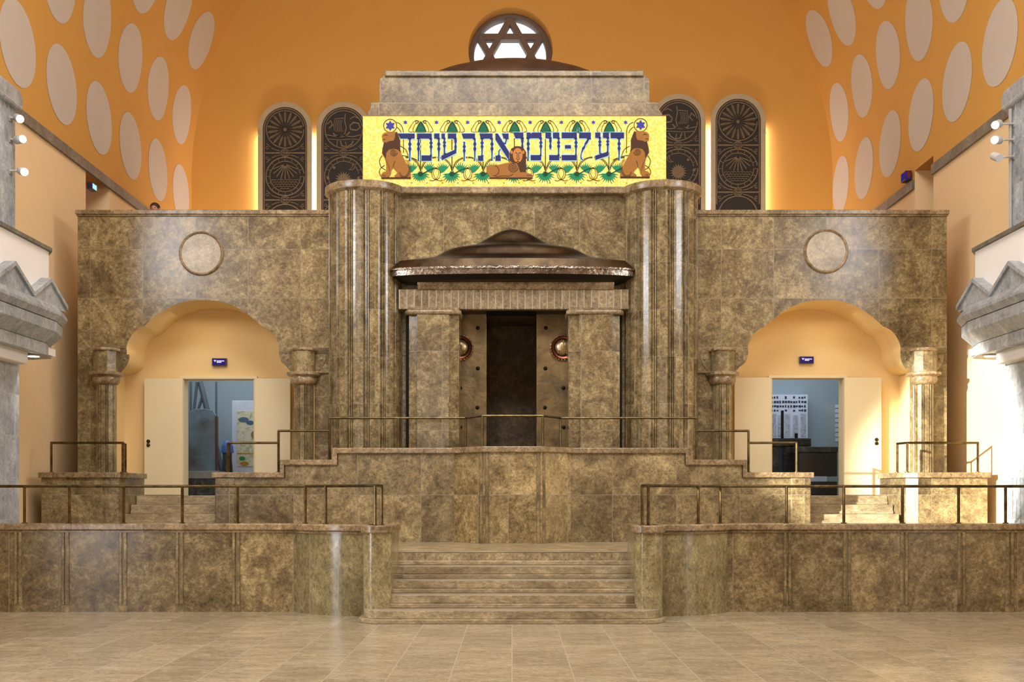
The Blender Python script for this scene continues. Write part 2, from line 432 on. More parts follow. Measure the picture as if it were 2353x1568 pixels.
rail_path('railing', 'long brass handrail on posts along the low wall left of the front stairs',
          [[(-9.4, 15.62, zr), (pl[-1][0], 15.62, zr), (-2.56, 15.36, zr), (-1.75, 14.47, zr), (-1.70, 14.75, zr)]],
          [((x, y), ZC, zr) for x, y in pl] + [((-2.52, 15.30), ZC, zr), ((-1.75, 14.47), ZC, zr), ((-1.70, 14.75), ZC, zr)])
prr = [(sx(px, 15.6), 15.62) for px in (1656, 1808, 1940, 2075, 2204, 2312, 2430)]
rail_path('railing', 'long brass handrail on posts along the low wall right of the front stairs',
          [[(9.4, 15.62, zr), (prr[0][0], 15.62, zr), (2.56, 15.36, zr), (1.745, 14.47, zr), (1.70, 14.75, zr)]],
          [((x, y), ZC, zr) for x, y in prr] + [((2.52, 15.30), ZC, zr), ((1.745, 14.47), ZC, zr), ((1.70, 14.75), ZC, zr)])

# ------------------------------------------------------------------ podium: bay, stepped walls, pedestals
T0, T1, T2 = 2.38, 2.184, 1.974
bay = [(-.96, YP), (-.45, 18.3), (.47, 18.3), (.98, YP)]
t = thing('pulpit_bay', 'faceted brown stone bay jutting from the podium wall before the bronze doors', 'pulpit', (0, 18.6, Z1))
b = MB(); b.prism_xy([bay[0], bay[1], bay[2], bay[3], (.98, 19.05), (-.96, 19.05)], Z1, T0-.09); b.build('bay_body', M['bay'], t)
cpts = [(-1.0, YP-.05), (-.47, 18.255), (.49, 18.255), (1.02, YP-.05), (1.02, 19.08), (-1.0, 19.08)]
b = MB(); b.prism_xy(cpts, T0-.09, T0+.005); b.build('coping', M['cap'], t, bevel=.012)
for (x, y) in bay:
    for k in (-1, 1):
        dx = .045 * k * (1 if abs(x) < .6 else .6)
        b = MB(); yy = y + (0 if (abs(x) < .6 and (x+dx)*x < x*x) else abs(dx))
        b.tube([(x+dx, yy-.0, Z1), (x+dx, yy-.0, T0-.09)], .028, 10); b.build('flute', M['plain'], t, smooth=40)
def wall_piece(s, stages, xend):
    pass
for s in (-1, 1):
    side = 'left' if s < 0 else 'right'
    e0, e1, e2, ei = (-2.89, -3.77, -4.93, -.96) if s < 0 else (2.87, 3.82, 4.96, .98)
    t = thing('podium_wall', 'brown stone podium wall stepping down to the %s of the central bay' % side, 'wall', (s*3, YP, Z1))
    b = MB()
    pts = [(ei, Z1), (ei, T0-.09), (e0, T0-.09), (e0, T1-.09), (e1, T1-.09), (e1, T2-.09), (e2, T2-.09), (e2, Z1)]
    b.prism_xz(pts if s < 0 else pts[::-1], YP, YP+.28)
    b.box(e1, e2, YP+.2, 19.75, Z1, T2-.1)
    b.build('wall_body', M['podium'], t)
    b = MB(); o = .05
    pts = [(ei, T0-.09), (e0+s*o*.2, T0-.09), (e0+s*o*.2, T1-.09), (e1+s*o*.2, T1-.09), (e1+s*o*.2, T2-.09), (e2+s*o, T2-.09), (e2+s*o, T2), (e1-s*.02+s*o*2, T2),
           (e1-s*.02+s*o*2, T1), (e0+s*o*2, T1), (e0+s*o*2, T0), (ei, T0)]
    b.prism_xz(pts, YP-.045, YP+.32); b.build('coping', M['cap'], t, bevel=.012)
    b = MB(); b.box(e2-s*.0, e2-s*.33, YP-.03, YP+.02, Z1, T2-.09); b.build('corner_pier', M['podium'], t, bevel=.02)
    # pedestal
    xo = -7.82 if s < 0 else 7.9
    pp = [(xo, YP), (s*6.75, YP), (s*6.58, 18.92), (s*6.53, 19.1), (s*6.50, 20.0), (xo, 20.0)]
    t = thing('column_pedestal', 'low brown stone block carrying the outer column at the far %s' % side, 'pedestal', (s*7.2, 19.3, Z1))
    b = MB(); b.prism_xy(pp if s < 0 else pp[::-1], Z1, T2-.09); b.build('block', M['podium'], t)
    pc = [(xo+s*.04, YP-.05), (s*6.72, YP-.05), (s*6.54, 18.89), (s*6.47, 19.08), (s*6.455, 20.02), (xo+s*.04, 20.02)]
    b = MB(); b.prism_xy(pc if s < 0 else pc[::-1], T2-.09, T2); b.build('coping', M['cap'], t, bevel=.012)
    # side stairs up to the doors
    t = thing('side_stairs', 'narrow flight of pale stone steps up to the %s doorway' % side, 'stairs', (s*5.7, 19, Z1))
    xi, xq = (-4.94, -6.50) if s < 0 else (4.97, 6.50)
    for i in range(1, 6):
        y0 = 18.1 + .3*i
        e = xq - s * (0 if i > 3 else -.0)
        b = MB(); zz0 = Z1 + .155*(i-1); b.box(xi, xq + (s*.0), y0, 19.7, zz0+.001, zz0+.155); b.box(xi, xq, y0-.03, y0+.02, zz0+.001, zz0+.05)
        b.build('step', M['step'], t, bevel=.006)
yr = YP + .1
def px2(px, Y=YP+.1): return sx(px, Y)
zr0, zr1, zr2 = 2.885, 2.67, 2.47
rail_path('railing', 'brass handrail around the central bay and podium top before the bronze doors',
          [[(px2(757), yr, zr0), (px2(1070), yr, zr0), (-.48, 18.37, zr0), (.50, 18.37, zr0), (px2(1288), yr, zr0), (px2(1600), yr, zr0)]],
          [((px2(915), yr), T0, zr0), ((px2(1070), yr), T0, zr0), ((-.48, 18.37), T0, zr0), ((.50, 18.37), T0, zr0), ((px2(1288), yr), T0, zr0), ((px2(1440), yr), T0, zr0)])
rail_path('railing', 'stepped brass handrail descending the podium wall left of the fluted towers',
          [[(px2(757), yr, zr1), (px2(640), yr, zr1)], [(px2(640), yr, zr2), (px2(524), yr, zr2), (px2(518), yr+.25, zr2)]],
          [((px2(757), yr), T1, zr0), ((px2(640), yr), T2, zr1), ((px2(524), yr), T2, zr2), ((px2(518), yr+.25), T2-.09, zr2)])
rail_path('railing', 'stepped brass handrail descending the podium wall right of the fluted towers',
          [[(px2(1600), yr, zr1), (px2(1720), yr, zr1)], [(px2(1720), yr, zr2), (px2(1830), yr, zr2), (px2(1838), yr+.25, zr2)]],
          [((px2(1600), yr), T1, zr0), ((px2(1720), yr), T2, zr1), ((px2(1830), yr), T2, zr2), ((px2(1838), yr+.25), T2-.09, zr2)])
rail_path('railing', 'short brass handrail on the far left column pedestal',
          [[(px2(118), yr, zr2), (px2(282), yr, zr2), (-6.58, yr+.3, zr2)]], [((px2(118), yr), T2, zr2), ((px2(282), yr), T2, zr2), ((-6.56, yr+.3), T2, zr2)])
rail_path('railing', 'short brass handrail on the far right column pedestal',
          [[(px2(2247), yr, zr2), (px2(2085), yr, zr2), (6.54, yr+.3, zr2)]], [((px2(2247), yr), T2, zr2), ((px2(2085), yr), T2, zr2), ((6.54, yr+.3), T2, zr2)])

# ------------------------------------------------------------------ arcade screens
ZT = 6.58
def catmull(pts, k=5):
    out = []
    for i in range(len(pts)-1):
        p0 = pts[max(i-1, 0)]; p1 = pts[i]; p2 = pts[i+1]; p3 = pts[min(i+2, len(pts)-1)]
        for j in range(k):
            t = j/k; o = []
            for a in range(len(p1)):
                o.append(.5*((2*p1[a]) + (-p0[a]+p2[a])*t + (2*p0[a]-5*p1[a]+4*p2[a]-p3[a])*t*t + (-p0[a]+3*p1[a]-3*p2[a]+p3[a])*t**3))
            out.append(tuple(o))
    out.append(pts[-1]); return out
half_lobe = [(135, 750), (155, 761), (168, 778), (175, 796), (175, 813), (182, 834), (201, 846), (224, 852)]   # from the arch centre
half_main = [(0, 690), (48, 695), (94, 716), (135, 750)]
def arch_pts(cpx):
    lob = catmull(half_lobe); mn = catmull([(-48, 695)] + half_main)[5:]
    halfp = mn[:-1] + lob
    L = [(sx(cpx - d, YS), sz(y, YS)) for d, y in halfp]; Rr = [(sx(cpx + d, YS), sz(y, YS)) for d, y in halfp]
    return L[::-1] + Rr[1:]        # left spring ... apex ... right spring
def roundel(parent, cx, cz, r):
    b = MB()
    prof = [(r-.045, YS+.01), (r-.04, YS-.03), (r-.015, YS-.045), (r, YS-.03), (r+.01, YS+.01)]
    n = 48; vs = []; fs = []; k = len(prof)
    for j in range(n):
        a = 2*PI*j/n
        for rr, yy in prof: vs.append((cx + rr*math.cos(a), yy, cz + rr*math.sin(a)))
    for j in range(n):
        for i in range(k-1): fs.append((j*k+i, j*k+i+1, ((j+1) % n)*k+i+1, ((j+1) % n)*k+i))
    b.add(vs, fs); ring = b.build('roundel_ring', M['cap'], parent, smooth=60)
    b = MB(); b.prism_xz(circ(cx, cz, r-.035, 48), YS-.02, YS+.01); b.build('roundel_disc', M['disc'], ring)
def column(cpx, base_z, label, s):
    YC = YS - .02; cx = sx(cpx, YC-.1)
    t = thing('stone_column', label, 'column', (cx, YC, base_z))
    zc = sz(862, YC-.15); zb0 = sz(850, YC-.15); zb1 = sz(806, YC-.15)
    n = 8; r = .165; pts = []
    for j in range(n):     # octagon with a bead on each corner
        a = 2*PI*(j+.5)/n; a2 = 2*PI*(j+1)/n
        for da, rr in ((-.17, r), (-.09, r-.022), (-.03, r+.006), (.03, r+.006), (.09, r-.022), (.17, r)):
            pts.append((cx + rr*math.cos(a+da), YC - .05 + rr*math.sin(a+da)))
    b = MB(); b.prism_xy(pts, base_z, zc-.1); b.build('shaft', M['plain'], t)
    b = MB(); b.lathe([(.17, zc-.17), (.20, zc-.15), (.225, zc-.12), (.235, zc-.07), (.225, zc-.03), (.24, zc-.025), (.29, zc+.0), (.295, zc+.04), (.27, zc+.055), (.22, zc+.06)], cx, YC-.05, 40)
    b.build('collar', M['cap'], t, smooth=35)
    oc = [(cx + .212*math.cos(2*PI*(j+.5)/8), YC-.05 + .212*math.sin(2*PI*(j+.5)/8)) for j in range(8)]
    b = MB(); b.prism_xy(oc, zc+.06, zb1); b.build('impost_block', M['plain'], t)
    b = MB(); b.lathe([(.22, zb1-.01), (.245, zb1), (.245, zb1+.035), (.23, zb1+.05)], cx, YC-.05, 8); b.build('cap', M['cap'], t, bevel=.008)
    # half disc with studs behind the block
    b = MB(); b.prism_xz(circ(cx, sz(815, YS), .38, 24, PI, 2*PI), YS-.014, YS+.02); hd = b.build('half_disc', M['plain'], t, bevel=.008)
    for k in (-1, 1):
        b = MB(); b.lathe([(.022, 0), (.018, .02), (.008, .028)], 0, 0, 10)
        b.v = [(cx + k*.30 + x, YS-.012 - z, sz(826, YS) + y) for x, y, z in b.v]; b.build('stud', M['cap'], hd, smooth=50)
for s, cpx, xo, xt in ((-1, 466, -7.6, -2.9), (1, 1894, 7.61, 2.95)):
    side = 'left' if s < 0 else 'right'
    ar = arch_pts(cpx)
    t = thing('arcade_screen', 'high brown stone arcade wall with a lobed arch %s of the fluted towers' % side, 'arcade', (s*5.4, YS, Z1))
    jl, jr = (-7.12, ar[-1][0]+.25) if s < 0 else (ar[0][0]-.25, 7.12)
    xl, xr = (xo, xt) if s < 0 else (xt, xo)
    zsp = ar[0][1]
    outline = [(xl, ZL), (jl, ZL), (jl, zsp)] + ar + [(jr, zsp), (jr, ZL), (xr, ZL), (xr, ZT-.1), (xl, ZT-.1)]
    n = len(outline); sd = [0]*n
    for i in range(1, n-5): sd[i] = 1
    b = MB(); b.prism_xz(outline, YS, YS+.45, 0, sd)
    b.build('screen_wall', [M['screen'], M['arch']], t)
    # plastered barrel behind the stone
    inner = [(jl, zsp)] + ar + [(jr, zsp)]
    b = MB(); vs = []; fs = []
    full = [(jl, ZL)] + inner + [(jr, ZL)]
    for x, z in full: vs += [(x, YS+.44, z), (x, YD, z)]
    for i in range(len(full)-1): fs.append((2*i, 2*i+1, 2*i+3, 2*i+2))
    b.add(vs, fs); b.build('arch_soffit', M['arch'], t, smooth=35)
    b = MB(); b.box(min(xo+s*.03, xt), max(xo+s*.03, xt), YS-.05, YS+.5, ZT-.075, ZT); b.box(min(xo+s*.015, xt), max(xo+s*.015, xt), YS-.03, YS+.47, ZT-.105, ZT-.075)
    b.build('coping', M['cap'], t, bevel=.01)
    # ledge by the tower
    xa = sx(728, YS) if s < 0 else sx(1628, YS)
    b = MB(); b.box(min(xa, xt), max(xa, xt), YS-.05, YS+.01, sz(858, YS), sz(853, YS)); b.build('ledge', M['cap'], t)
    roundel(t, sx(463 if s < 0 else 1897.5, YS), sz(583 if s < 0 else 578, YS), .385)
column(242, T2, 'brown fluted column on the far left pedestal beside the arch', -1)
column(697, 2.0, 'dark fluted column between the left arch and the left tower', -1)
column(1661, 2.0, 'dark fluted column between the right arch and the right tower', 1)
column(2125, T2, 'sunlit fluted column on the far right pedestal beside the arch', 1)

# ------------------------------------------------------------------ door walls, doors, rooms beyond
def door_wall(s, cpx, dl, dr, ty, name):
    x0, x1 = (-7.57, -2.9) if s < 0 else (2.95, 7.57)
    dx0, dx1 = sx(dl, YD), sx(dr, YD); zt = sz(ty, YD)
    b = MB()
    b.box(x0, dx0, YD, YD+.25, ZL, 5.1); b.box(dx1, x1, YD, YD+.25, ZL, 5.1); b.box(dx0, dx1, YD, YD+.25, zt, 5.1)
    struct(b.build(name, M['arch']))
    return dx0, dx1, zt
def knob(parent, x, y, z, mat=None):
    for dz in (.035, -.035):
        b = MB(); b.lathe([(.034, 0), (.034, .01), (.02, .014), (.018, .03), (.004, .034)], 0, 0, 14)
        b.v = [(x + a, y - c, z + d + dz) for a, d, c in b.v]; b.build('door_knob', M['rail'], parent, smooth=50)
def set_door(num, s, dx0, dx1, zt, l0, l1, r0, r1):
    root = thing('door_%d' % num, 'cream double door folded open against the wall under the %s arch' % ('left' if s < 0 else 'right'), 'door', ((dx0+dx1)/2, YD, ZL))
    root['kind'] = 'structure'
    b = MB(); b.box(dx0-.06, dx1+.06, YD-.06, YD+.02, zt, zt+.05); b.box(dx0-.06, dx0+.012, YD-.04, YD+.27, ZL, zt); b.box(dx1-.012, dx1+.06, YD-.04, YD+.27, ZL, zt)
    b.build('door_frame', M['doorp'], root, bevel=.006)
    for k, (a, c) in enumerate(((l0, l1), (r0, r1))):
        xa, xc = sx(a, YD-.12), sx(c, YD-.12)
        b = MB(); b.box(xa, xc, YD-.16, YD-.11, ZL+.01, zt+.0); lf = b.build('door_leaf', M['doorp'], root, bevel=.005)
        if (k == 0) == (s < 0): knob(lf, sx(341 if s < 0 else 2014, YD-.16), YD-.16, sz(1019 if s < 0 else 1015, YD-.16))
w = door_wall(-1, 466, 422, 585, 872, 'wall_door_left'); set_door(1, -1, *w, 333, 421, 586, 668)
w = door_wall(1, 1894, 1772, 1938, 870, 'wall_door_right'); set_door(2, 1, *w, 1687, 1771, 1939, 2024)
for s in (-1, 1):
    side = 'left' if s < 0 else 'right'
    b = MB(); x0, x1 = sorted((s*3.3, s*7.55))
    b.box(x0, x1, 24.5, 24.7, ZL, 5.1); b.box(x0-.2, x0, YD+.25, 24.7, ZL, 5.1); b.box(x1-.02, x1+.2, YD+.25, 24.7, ZL, 5.1); b.box(x0, x1, YD+.25, 24.6, 4.9, 5.09)
    struct(b.build('wall_room_%s' % side, M['roomwall']))
    # skirting
    zz = ZL
    b = MB()
    if s < 0: b.box(-7.1, sx(331, YD), YD-.015, YD+.01, zz, zz+.08)
    else: b.box(sx(2026, YD), 7.1, YD-.015, YD+.01, zz, zz+.08)
    struct(b.build('baseboard_%s' % side, M['trim']))
# left room contents
Yr = 23.0
for (a, c, lab, rr) in (((431, 878), (431, 975), 'thin grey pole standing upright nearest the left door jamb', .025), ((439, 878), (438, 975), 'thin grey pole second from the left door jamb', .025),
                 ((453, 878), (444, 960), 'grey pole leaning left behind the rounded display board', .03), ((460, 878), (480, 960), 'thick grey pole leaning right behind the rounded display board', .06),
                 ((467, 905), (450, 960), 'short grey pole crossing the thick leaning pole', .03), ((497, 878), (497, 990), 'vertical dark pipe against the pale blue room wall', .022)):
    b = MB(); p0 = Vector(P(a[0], a[1], Yr+.6)); p1 = Vector(P(c[0], c[1], Yr+.6)); d = (p1-p0)
    p1 = p0 + d * ((ZL - p0.z)/d.z); b.tube([p0, p1], rr, 8); b.tube([p1, p1+Vector((0,0,.02))], rr*2, 10)
    b.v = [(x, min(y, 24.45), max(z, ZL)) for x, y, z in b.v]
    tag(b.build('leaning_pole', M['polegrey'], None, smooth=40, origin=tuple(p1)), lab, 'pole', 'grey poles in the left room')
x0, x1 = sx(430, Yr), sx(495, Yr); zt_ = sz(940, Yr)
t = thing('display_board', 'rounded blue grey exhibit board with brown edge seen through the left door', 'display board', ((x0+x1)/2, Yr, ZL))
b = MB(); b.prism_xz([(x0, ZL), (x1, ZL), (x1, zt_-.12)] + [(x1-.06, zt_-.03), (x1-.2, zt_), (x0+.15, zt_), (x0+.04, zt_-.06), (x0, zt_-.2)], Yr, Yr+.08); b.build('board', M['board'], t, bevel=.01)
b = MB(); b.box(x1, x1+.035, Yr-.01, Yr+.09, ZL, zt_-.15); b.build('edge_post', plain('brown_edge', srgb(96, 60, 52)), t)
x0, x1 = sx(431, 22), sx(500, 22)
t = thing('display_case', 'dark low display case with pale top behind the left doorway', 'display case', ((x0+x1)/2, 22, ZL))
b = MB(); b.box(x0, x1, 22, 22.5, ZL, sz(1098, 22)-.02); b.build('case_body', M['case'], t, bevel=.01)
b = MB(); b.box(x0-.02, x1+.02, 21.98, 22.52, sz(1098, 22)-.02, sz(1083, 22)); b.build('case_top', plain('case_top', srgb(120, 122, 118)), t, bevel=.01)
x0, x1 = sx(500, 22.4), sx(524, 22.4)
t = thing('draped_stand', 'dark stand with a blue cloth behind the left handrail', 'stand', ((x0+x1)/2, 22.4, ZL))
b = MB(); b.lathe([(.12, ZL), (.11, sz(1080, 22.4)), (.09, sz(1050, 22.4)), (.1, sz(1030, 22.4))], (x0+x1)/2, 22.75, 12); b.build('stand_body', M['case'], t, smooth=50)
b = MB(); b.lathe([(.13, sz(1040, 22.4)), (.12, sz(1025, 22.4)), (.07, sz(1013, 22.4)), (.01, sz(1010, 22.4))], (x0+x1)/2, 22.75, 12); b.build('cloth', plain('blue_cloth', srgb(70, 110, 190)), t, smooth=50)
x0, x1, Ya = sx(533, 23.6), sx(612, 23.6), 23.6
t = thing('art_panel', 'tall white framed panel with a colourful picture seen through the left door', 'picture', ((x0+x1)/2, Ya, ZL))
b = MB(); b.box(x0, x1, Ya, Ya+.06, ZL, sz(921, Ya)); b.build('backing', M['paper'], t, bevel=.006)
xa = sx(545, Ya)
b = MB(); b.box(xa, x1-.08, Ya-.012, Ya, sz(1072, Ya), sz(945, Ya)); pic = b.build('picture', M['art'], t)
b = MB(); b.box(xa, x1-.08, Ya-.02, Ya-.012, sz(1043, Ya), sz(1041, Ya)); b.build('gold_line', plain('gold_line', srgb(190, 150, 60)), pic)
for (px, py, r1, r2, c) in ((560, 965, 12, 6, (80, 110, 140)), (575, 972, 9, 5, (70, 100, 130)), (557, 1054, 7, 5, (50, 130, 80)), (562, 1066, 10, 5, (180, 130, 60)), (583, 1000, 6, 9, (150, 110, 90))):
    b = MB(); b.prism_xz(circ(sx(px, Ya), sz(py, Ya), r1*Ya/F, 12, ry=r2*Ya/F), Ya-.018, Ya-.012); b.build('painted_figure', plain('paint', srgb(*c)), pic)
# right room contents
Yr = 24.2
x0, x1 = sx(1762, Yr), sx(1856, Yr)
t = thing('photo_board', 'white board covered with rows of small photographs in the right room', 'notice board', ((x0+x1)/2, Yr, sz(1010, Yr)))
b = MB(); b.box(x0, x1, Yr, Yr+.29, sz(1007, Yr), sz(907, Yr)); b.build('board', M['paper'], t)
for r_, (ya, yb) in enumerate(((911, 917), (921, 927), (931, 937), (941, 946))):
    for k in range(13):
        pa = 1772 + k*6.3
        if (r_ in (0, 3) and k in (3, 4, 6, 9, 7)): continue
        w_ = random.uniform(3, 5.6)
        b = MB(); b.box(sx(pa, Yr), sx(pa+w_, Yr), Yr-.008, Yr, sz(yb-random.random()*1.5, Yr), sz(ya+random.random()*1.5, Yr)); b.build('photograph', M['photo'], t)
for k, pa in enumerate((1772, 1787, 1803, 1822, 1840)):
    b = MB(); b.box(sx(pa, Yr), sx(pa+12, Yr), Yr-.006, Yr, sz(1004, Yr), sz(952 + 3*(k % 2), Yr)); b.build('poster', cloudy('poster_%d' % k, [srgb(90, 100, 120), srgb(170, 176, 196), srgb(210, 212, 220)], 8), t)
Yt = 22.6
b = MB(); b.tube([P(1804, 942, Yt), (sx(1804, Yt), Yt, sz(1010, Yt))], .03, 8)
b = MB(); x0, x1 = sx(1768, Yt), sx(1864, Yt); zt_ = sz(1008, Yt)
t = thing('exhibit_table', 'dark exhibit table with a black upright bar behind the right handrail', 'table', ((x0+x1)/2, Yt, ZL))
b.box(x0, x1, Yt, Yt+.5, sz(1026, Yt), zt_); b.build('table_top', M['case'], t, bevel=.01)
for (xa, xb_) in ((x0, x0+.22), (x0+.3, x0+.5), (x1-.1, x1)):
    b = MB(); b.box(xa, xb_, Yt+.05, Yt+.45, ZL, sz(1026, Yt)); b.build('leg', M['case'], t, bevel=.01)
b = MB(); b.box(sx(1801, Yt), sx(1806.5, Yt), Yt+.2, Yt+.25, zt_, sz(942, Yt)); b.build('upright_bar', M['black'], t)
b = MB(); b.box(sx(1833, Yt), sx(1839, Yt), Yt+.2, Yt+.25, zt_, sz(995, Yt)); b.build('upright_bar', M['black'], t)
Yt = 21.9; x0, x1 = sx(1836, Yt), sx(1924, Yt)
t = thing('black_cabinet', 'large black cabinet with a pale shelf line filling the right doorway bottom', 'cabinet', ((x0+x1)/2, Yt, ZL))
b = MB(); b.box(x0, x1, Yt, Yt+.6, sz(1095, Yt), sz(1040, Yt)); b.box(x0+.15, x1, Yt, Yt+.6, ZL, sz(1107, Yt)); b.build('cabinet_body', plain('cabinet_black', (.012, .012, .014), .3), t, bevel=.01)
b = MB(); b.box(x0-.02, x1+.01, Yt-.02, Yt+.62, sz(1040, Yt), sz(1027, Yt)); b.build('cabinet_top', M['case'], t, bevel=.01)
b = MB(); b.box(x0+.1, x1-.2, Yt, Yt+.6, sz(1107, Yt), sz(1095, Yt)); b.build('shelf', plain('shelf_blue', srgb(140, 155, 180)), t)
Yt = 23.4; x0, x1 = sx(1901, Yt), sx(1960, Yt)
t = thing('room_partition', 'pale partition with a column of papers at the right of the right room', 'partition', ((x0+x1)/2, Yt, ZL))
b = MB(); b.box(x0, x1, Yt, Yt+.06, ZL, sz(930, Yt)); b.build('panel', M['roomwall'], t)
for k in range(8):
    b = MB(); b.box(sx(1919, Yt), sx(1929, Yt), Yt-.008, Yt, sz(938+11*k, Yt), sz(930+11*k, Yt)); b.build('paper_sheet', M['paper'], t)

# signs above the doors
def wall_sign(px0, px1, py0, py1, Y, label, logo=True):
    x0, x1, z1, z0 = sx(px0, Y), sx(px1, Y), sz(py0, Y), sz(py1, Y)
    t = thing('illuminated_sign', label, 'sign', ((x0+x1)/2, Y, z0))
    b = MB(); b.box(x0, x1, Y-.03, Y+.03, z0, z1); b.build('casing', M['signblk'], t)
    b = MB(); b.box(x0+.015, x1-.015, Y-.036, Y-.03, z0+.015, z1-.015); f = b.build('lit_face', M['purple'], t)
    h = z1 - z0; w_ = x1 - x0
    b = MB(); cz = z0 + .62*h; c = x0 + .22*w_
    b.prism_xz([(c-.022, cz+.012), (c-.012, cz+.02), (c, cz+.012), (c+.012, cz+.02), (c+.022, cz+.012), (c, cz-.018)], Y-.042, Y-.036)
    b.build('heart_mark', M['signw'], f)
    for (u0, u1, v) in ((.34, .86, .62), (.34, .66, .44)):
        b = MB(); b.box(x0+u0*w_, x0+u1*w_, Y-.042, Y-.036, z0+(v-.06)*h, z0+(v+.06)*h); b.build('text_line', M['signw'], f)
wall_sign(488, 521, 824, 841, YD-.04, 'small purple lit sign on the cream wall above the left door')
wall_sign(1837, 1869, 820, 836, YD-.04, 'small purple lit sign on the cream wall above the right door')

# ------------------------------------------------------------------ towers
def tower(s, cx, label):
    cy = 19.8; r = .635; zb = ZA; zt = sz(410, 19.05)
    t = thing('fluted_tower', label, 'tower', (cx, cy, zb))
    pts = []; n = 14
    for j in range(n):
        a = 2*PI*j/n; st_ = 2*PI/n
        for u, rr in ((.0, r), (.16, r+.006), (.5, r+.012), (.62, r+.010), (.70, r-.03), (.735, r-.03), (.76, r+.006), (.79, r+.010), (.82, r+.006), (.835, r-.03), (.865, r-.03), (.88, r+.006), (.91, r+.010), (.94, r+.006), (.955, r-.03), (.985, r-.03)):
            aa = a + u*st_; pts.append((cx + rr*math.cos(aa), cy + rr*math.sin(aa)))
    b = MB(); b.prism_xy(pts, zb, zt-.14); b.build('shaft', M['tower'], t)
    b = MB(); b.lathe([(.62, zt-.17), (.66, zt-.15), (.70, zt-.12), (.71, zt-.08), (.71, zt-.01), (.70, zt), (.3, zt)], cx, cy, 64); b.build('cap_ring', M['cap'], t, smooth=35)
tower(-1, -2.555, 'tall round fluted stone tower left of the bronze canopy')
tower(1, 2.60, 'tall round fluted stone tower right of the bronze canopy')

# ------------------------------------------------------------------ shrine
YC_ = 19.7
ZCB = sz(447, 19.6)
sh = thing('ark_shrine', 'brown stone shrine wall between the two fluted towers with doorway and pilasters', 'shrine', (0, YC_, ZA))
b = MB(); zl0 = sz(712, 19.5)
b.box(-2.3, 2.35, YC_, YC_+.25, sz(665, YC_), ZCB); b.box(-2.3, -1.22, YC_+.05, YC_+.3, ZA, sz(665, YC_)); b.box(1.24, 2.35, YC_+.05, YC_+.3, ZA, sz(665, YC_))
b.build('wall_panel', M['center'], sh)
b = MB(); b.box(-2.0, 2.05, 19.52, YC_+.2, ZCB, sz(431, 19.6)); b.build('cornice', M['cap'], sh, bevel=.02)
b = MB(); b.box(-1.95, 2.0, 19.45, YC_+.1, zl0, sz(665, 19.45)); b.build('lintel', M['frieze'], sh, bevel=.01)
b = MB(); b.prism_yz([(19.42, sz(666, 19.45)), (19.36, sz(656, 19.45)), (19.36, sz(650, 19.45)), (19.7, sz(650, 19.45)), (19.7, sz(666, 19.45))], -1.62, 1.75); b.build('lintel_moulding', M['cap'], sh, bevel=.008)
for s, pa, pb, pc, pd in ((-1, 940, 958, 1032, 1055), (1, 1424, 1408, 1332, 1306)):
    Yf = 19.25
    xa, xb_, xc, xd = sx(pa, Yf+.15), sx(pb, Yf), sx(pc, Yf), sx(pd, Yf+.12)
    pts = [(xa, 19.75), (xa, Yf+.12), (xb_, Yf+.06), (xb_, Yf), (xc, Yf), (xc, Yf+.05), (xd, Yf+.09), (xd, 20.1)]
    b = MB(); b.prism_xy(pts if s > 0 else pts[::-1], ZA, sz(722, Yf)); pil = b.build('pilaster', M['center'], sh, bevel=.006)
    zc = sz(717, Yf)
    b = MB(); xm = (xa + .0, xd)
    b.tube([(xa-.02*(1 if xa < xd else -1), Yf+.1, zc), (xa, Yf+.02, zc), (xc, Yf+.0, zc), (xd, Yf+.06, zc), (xd, 20.1, zc)], .045, 12)
    b.box(min(xa, xd), max(xa, xd), Yf+.05, 19.9, zc-.04, zl0+.005); b.build('capital', M['cap'], pil, smooth=40)
    # black strip set in for the shade of the slot beside the pilaster
    b = MB(); e = sx(931 if s < 0 else 1431, 19.6); b.box(min(e, xa), max(e, xa), 19.72, 19.74, ZA, zl0); b.build('shadow_strip', M['black'], sh)
# dark niche behind
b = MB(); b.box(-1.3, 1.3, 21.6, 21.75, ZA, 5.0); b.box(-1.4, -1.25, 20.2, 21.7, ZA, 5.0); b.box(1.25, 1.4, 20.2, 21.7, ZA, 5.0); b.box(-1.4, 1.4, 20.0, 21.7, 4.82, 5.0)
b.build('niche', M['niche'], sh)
b = MB(); b.box(-1.25, 1.25, 19.6, 20.2, zl0-.001, zl0+.04); b.build('head_plate', M['dark'], sh)
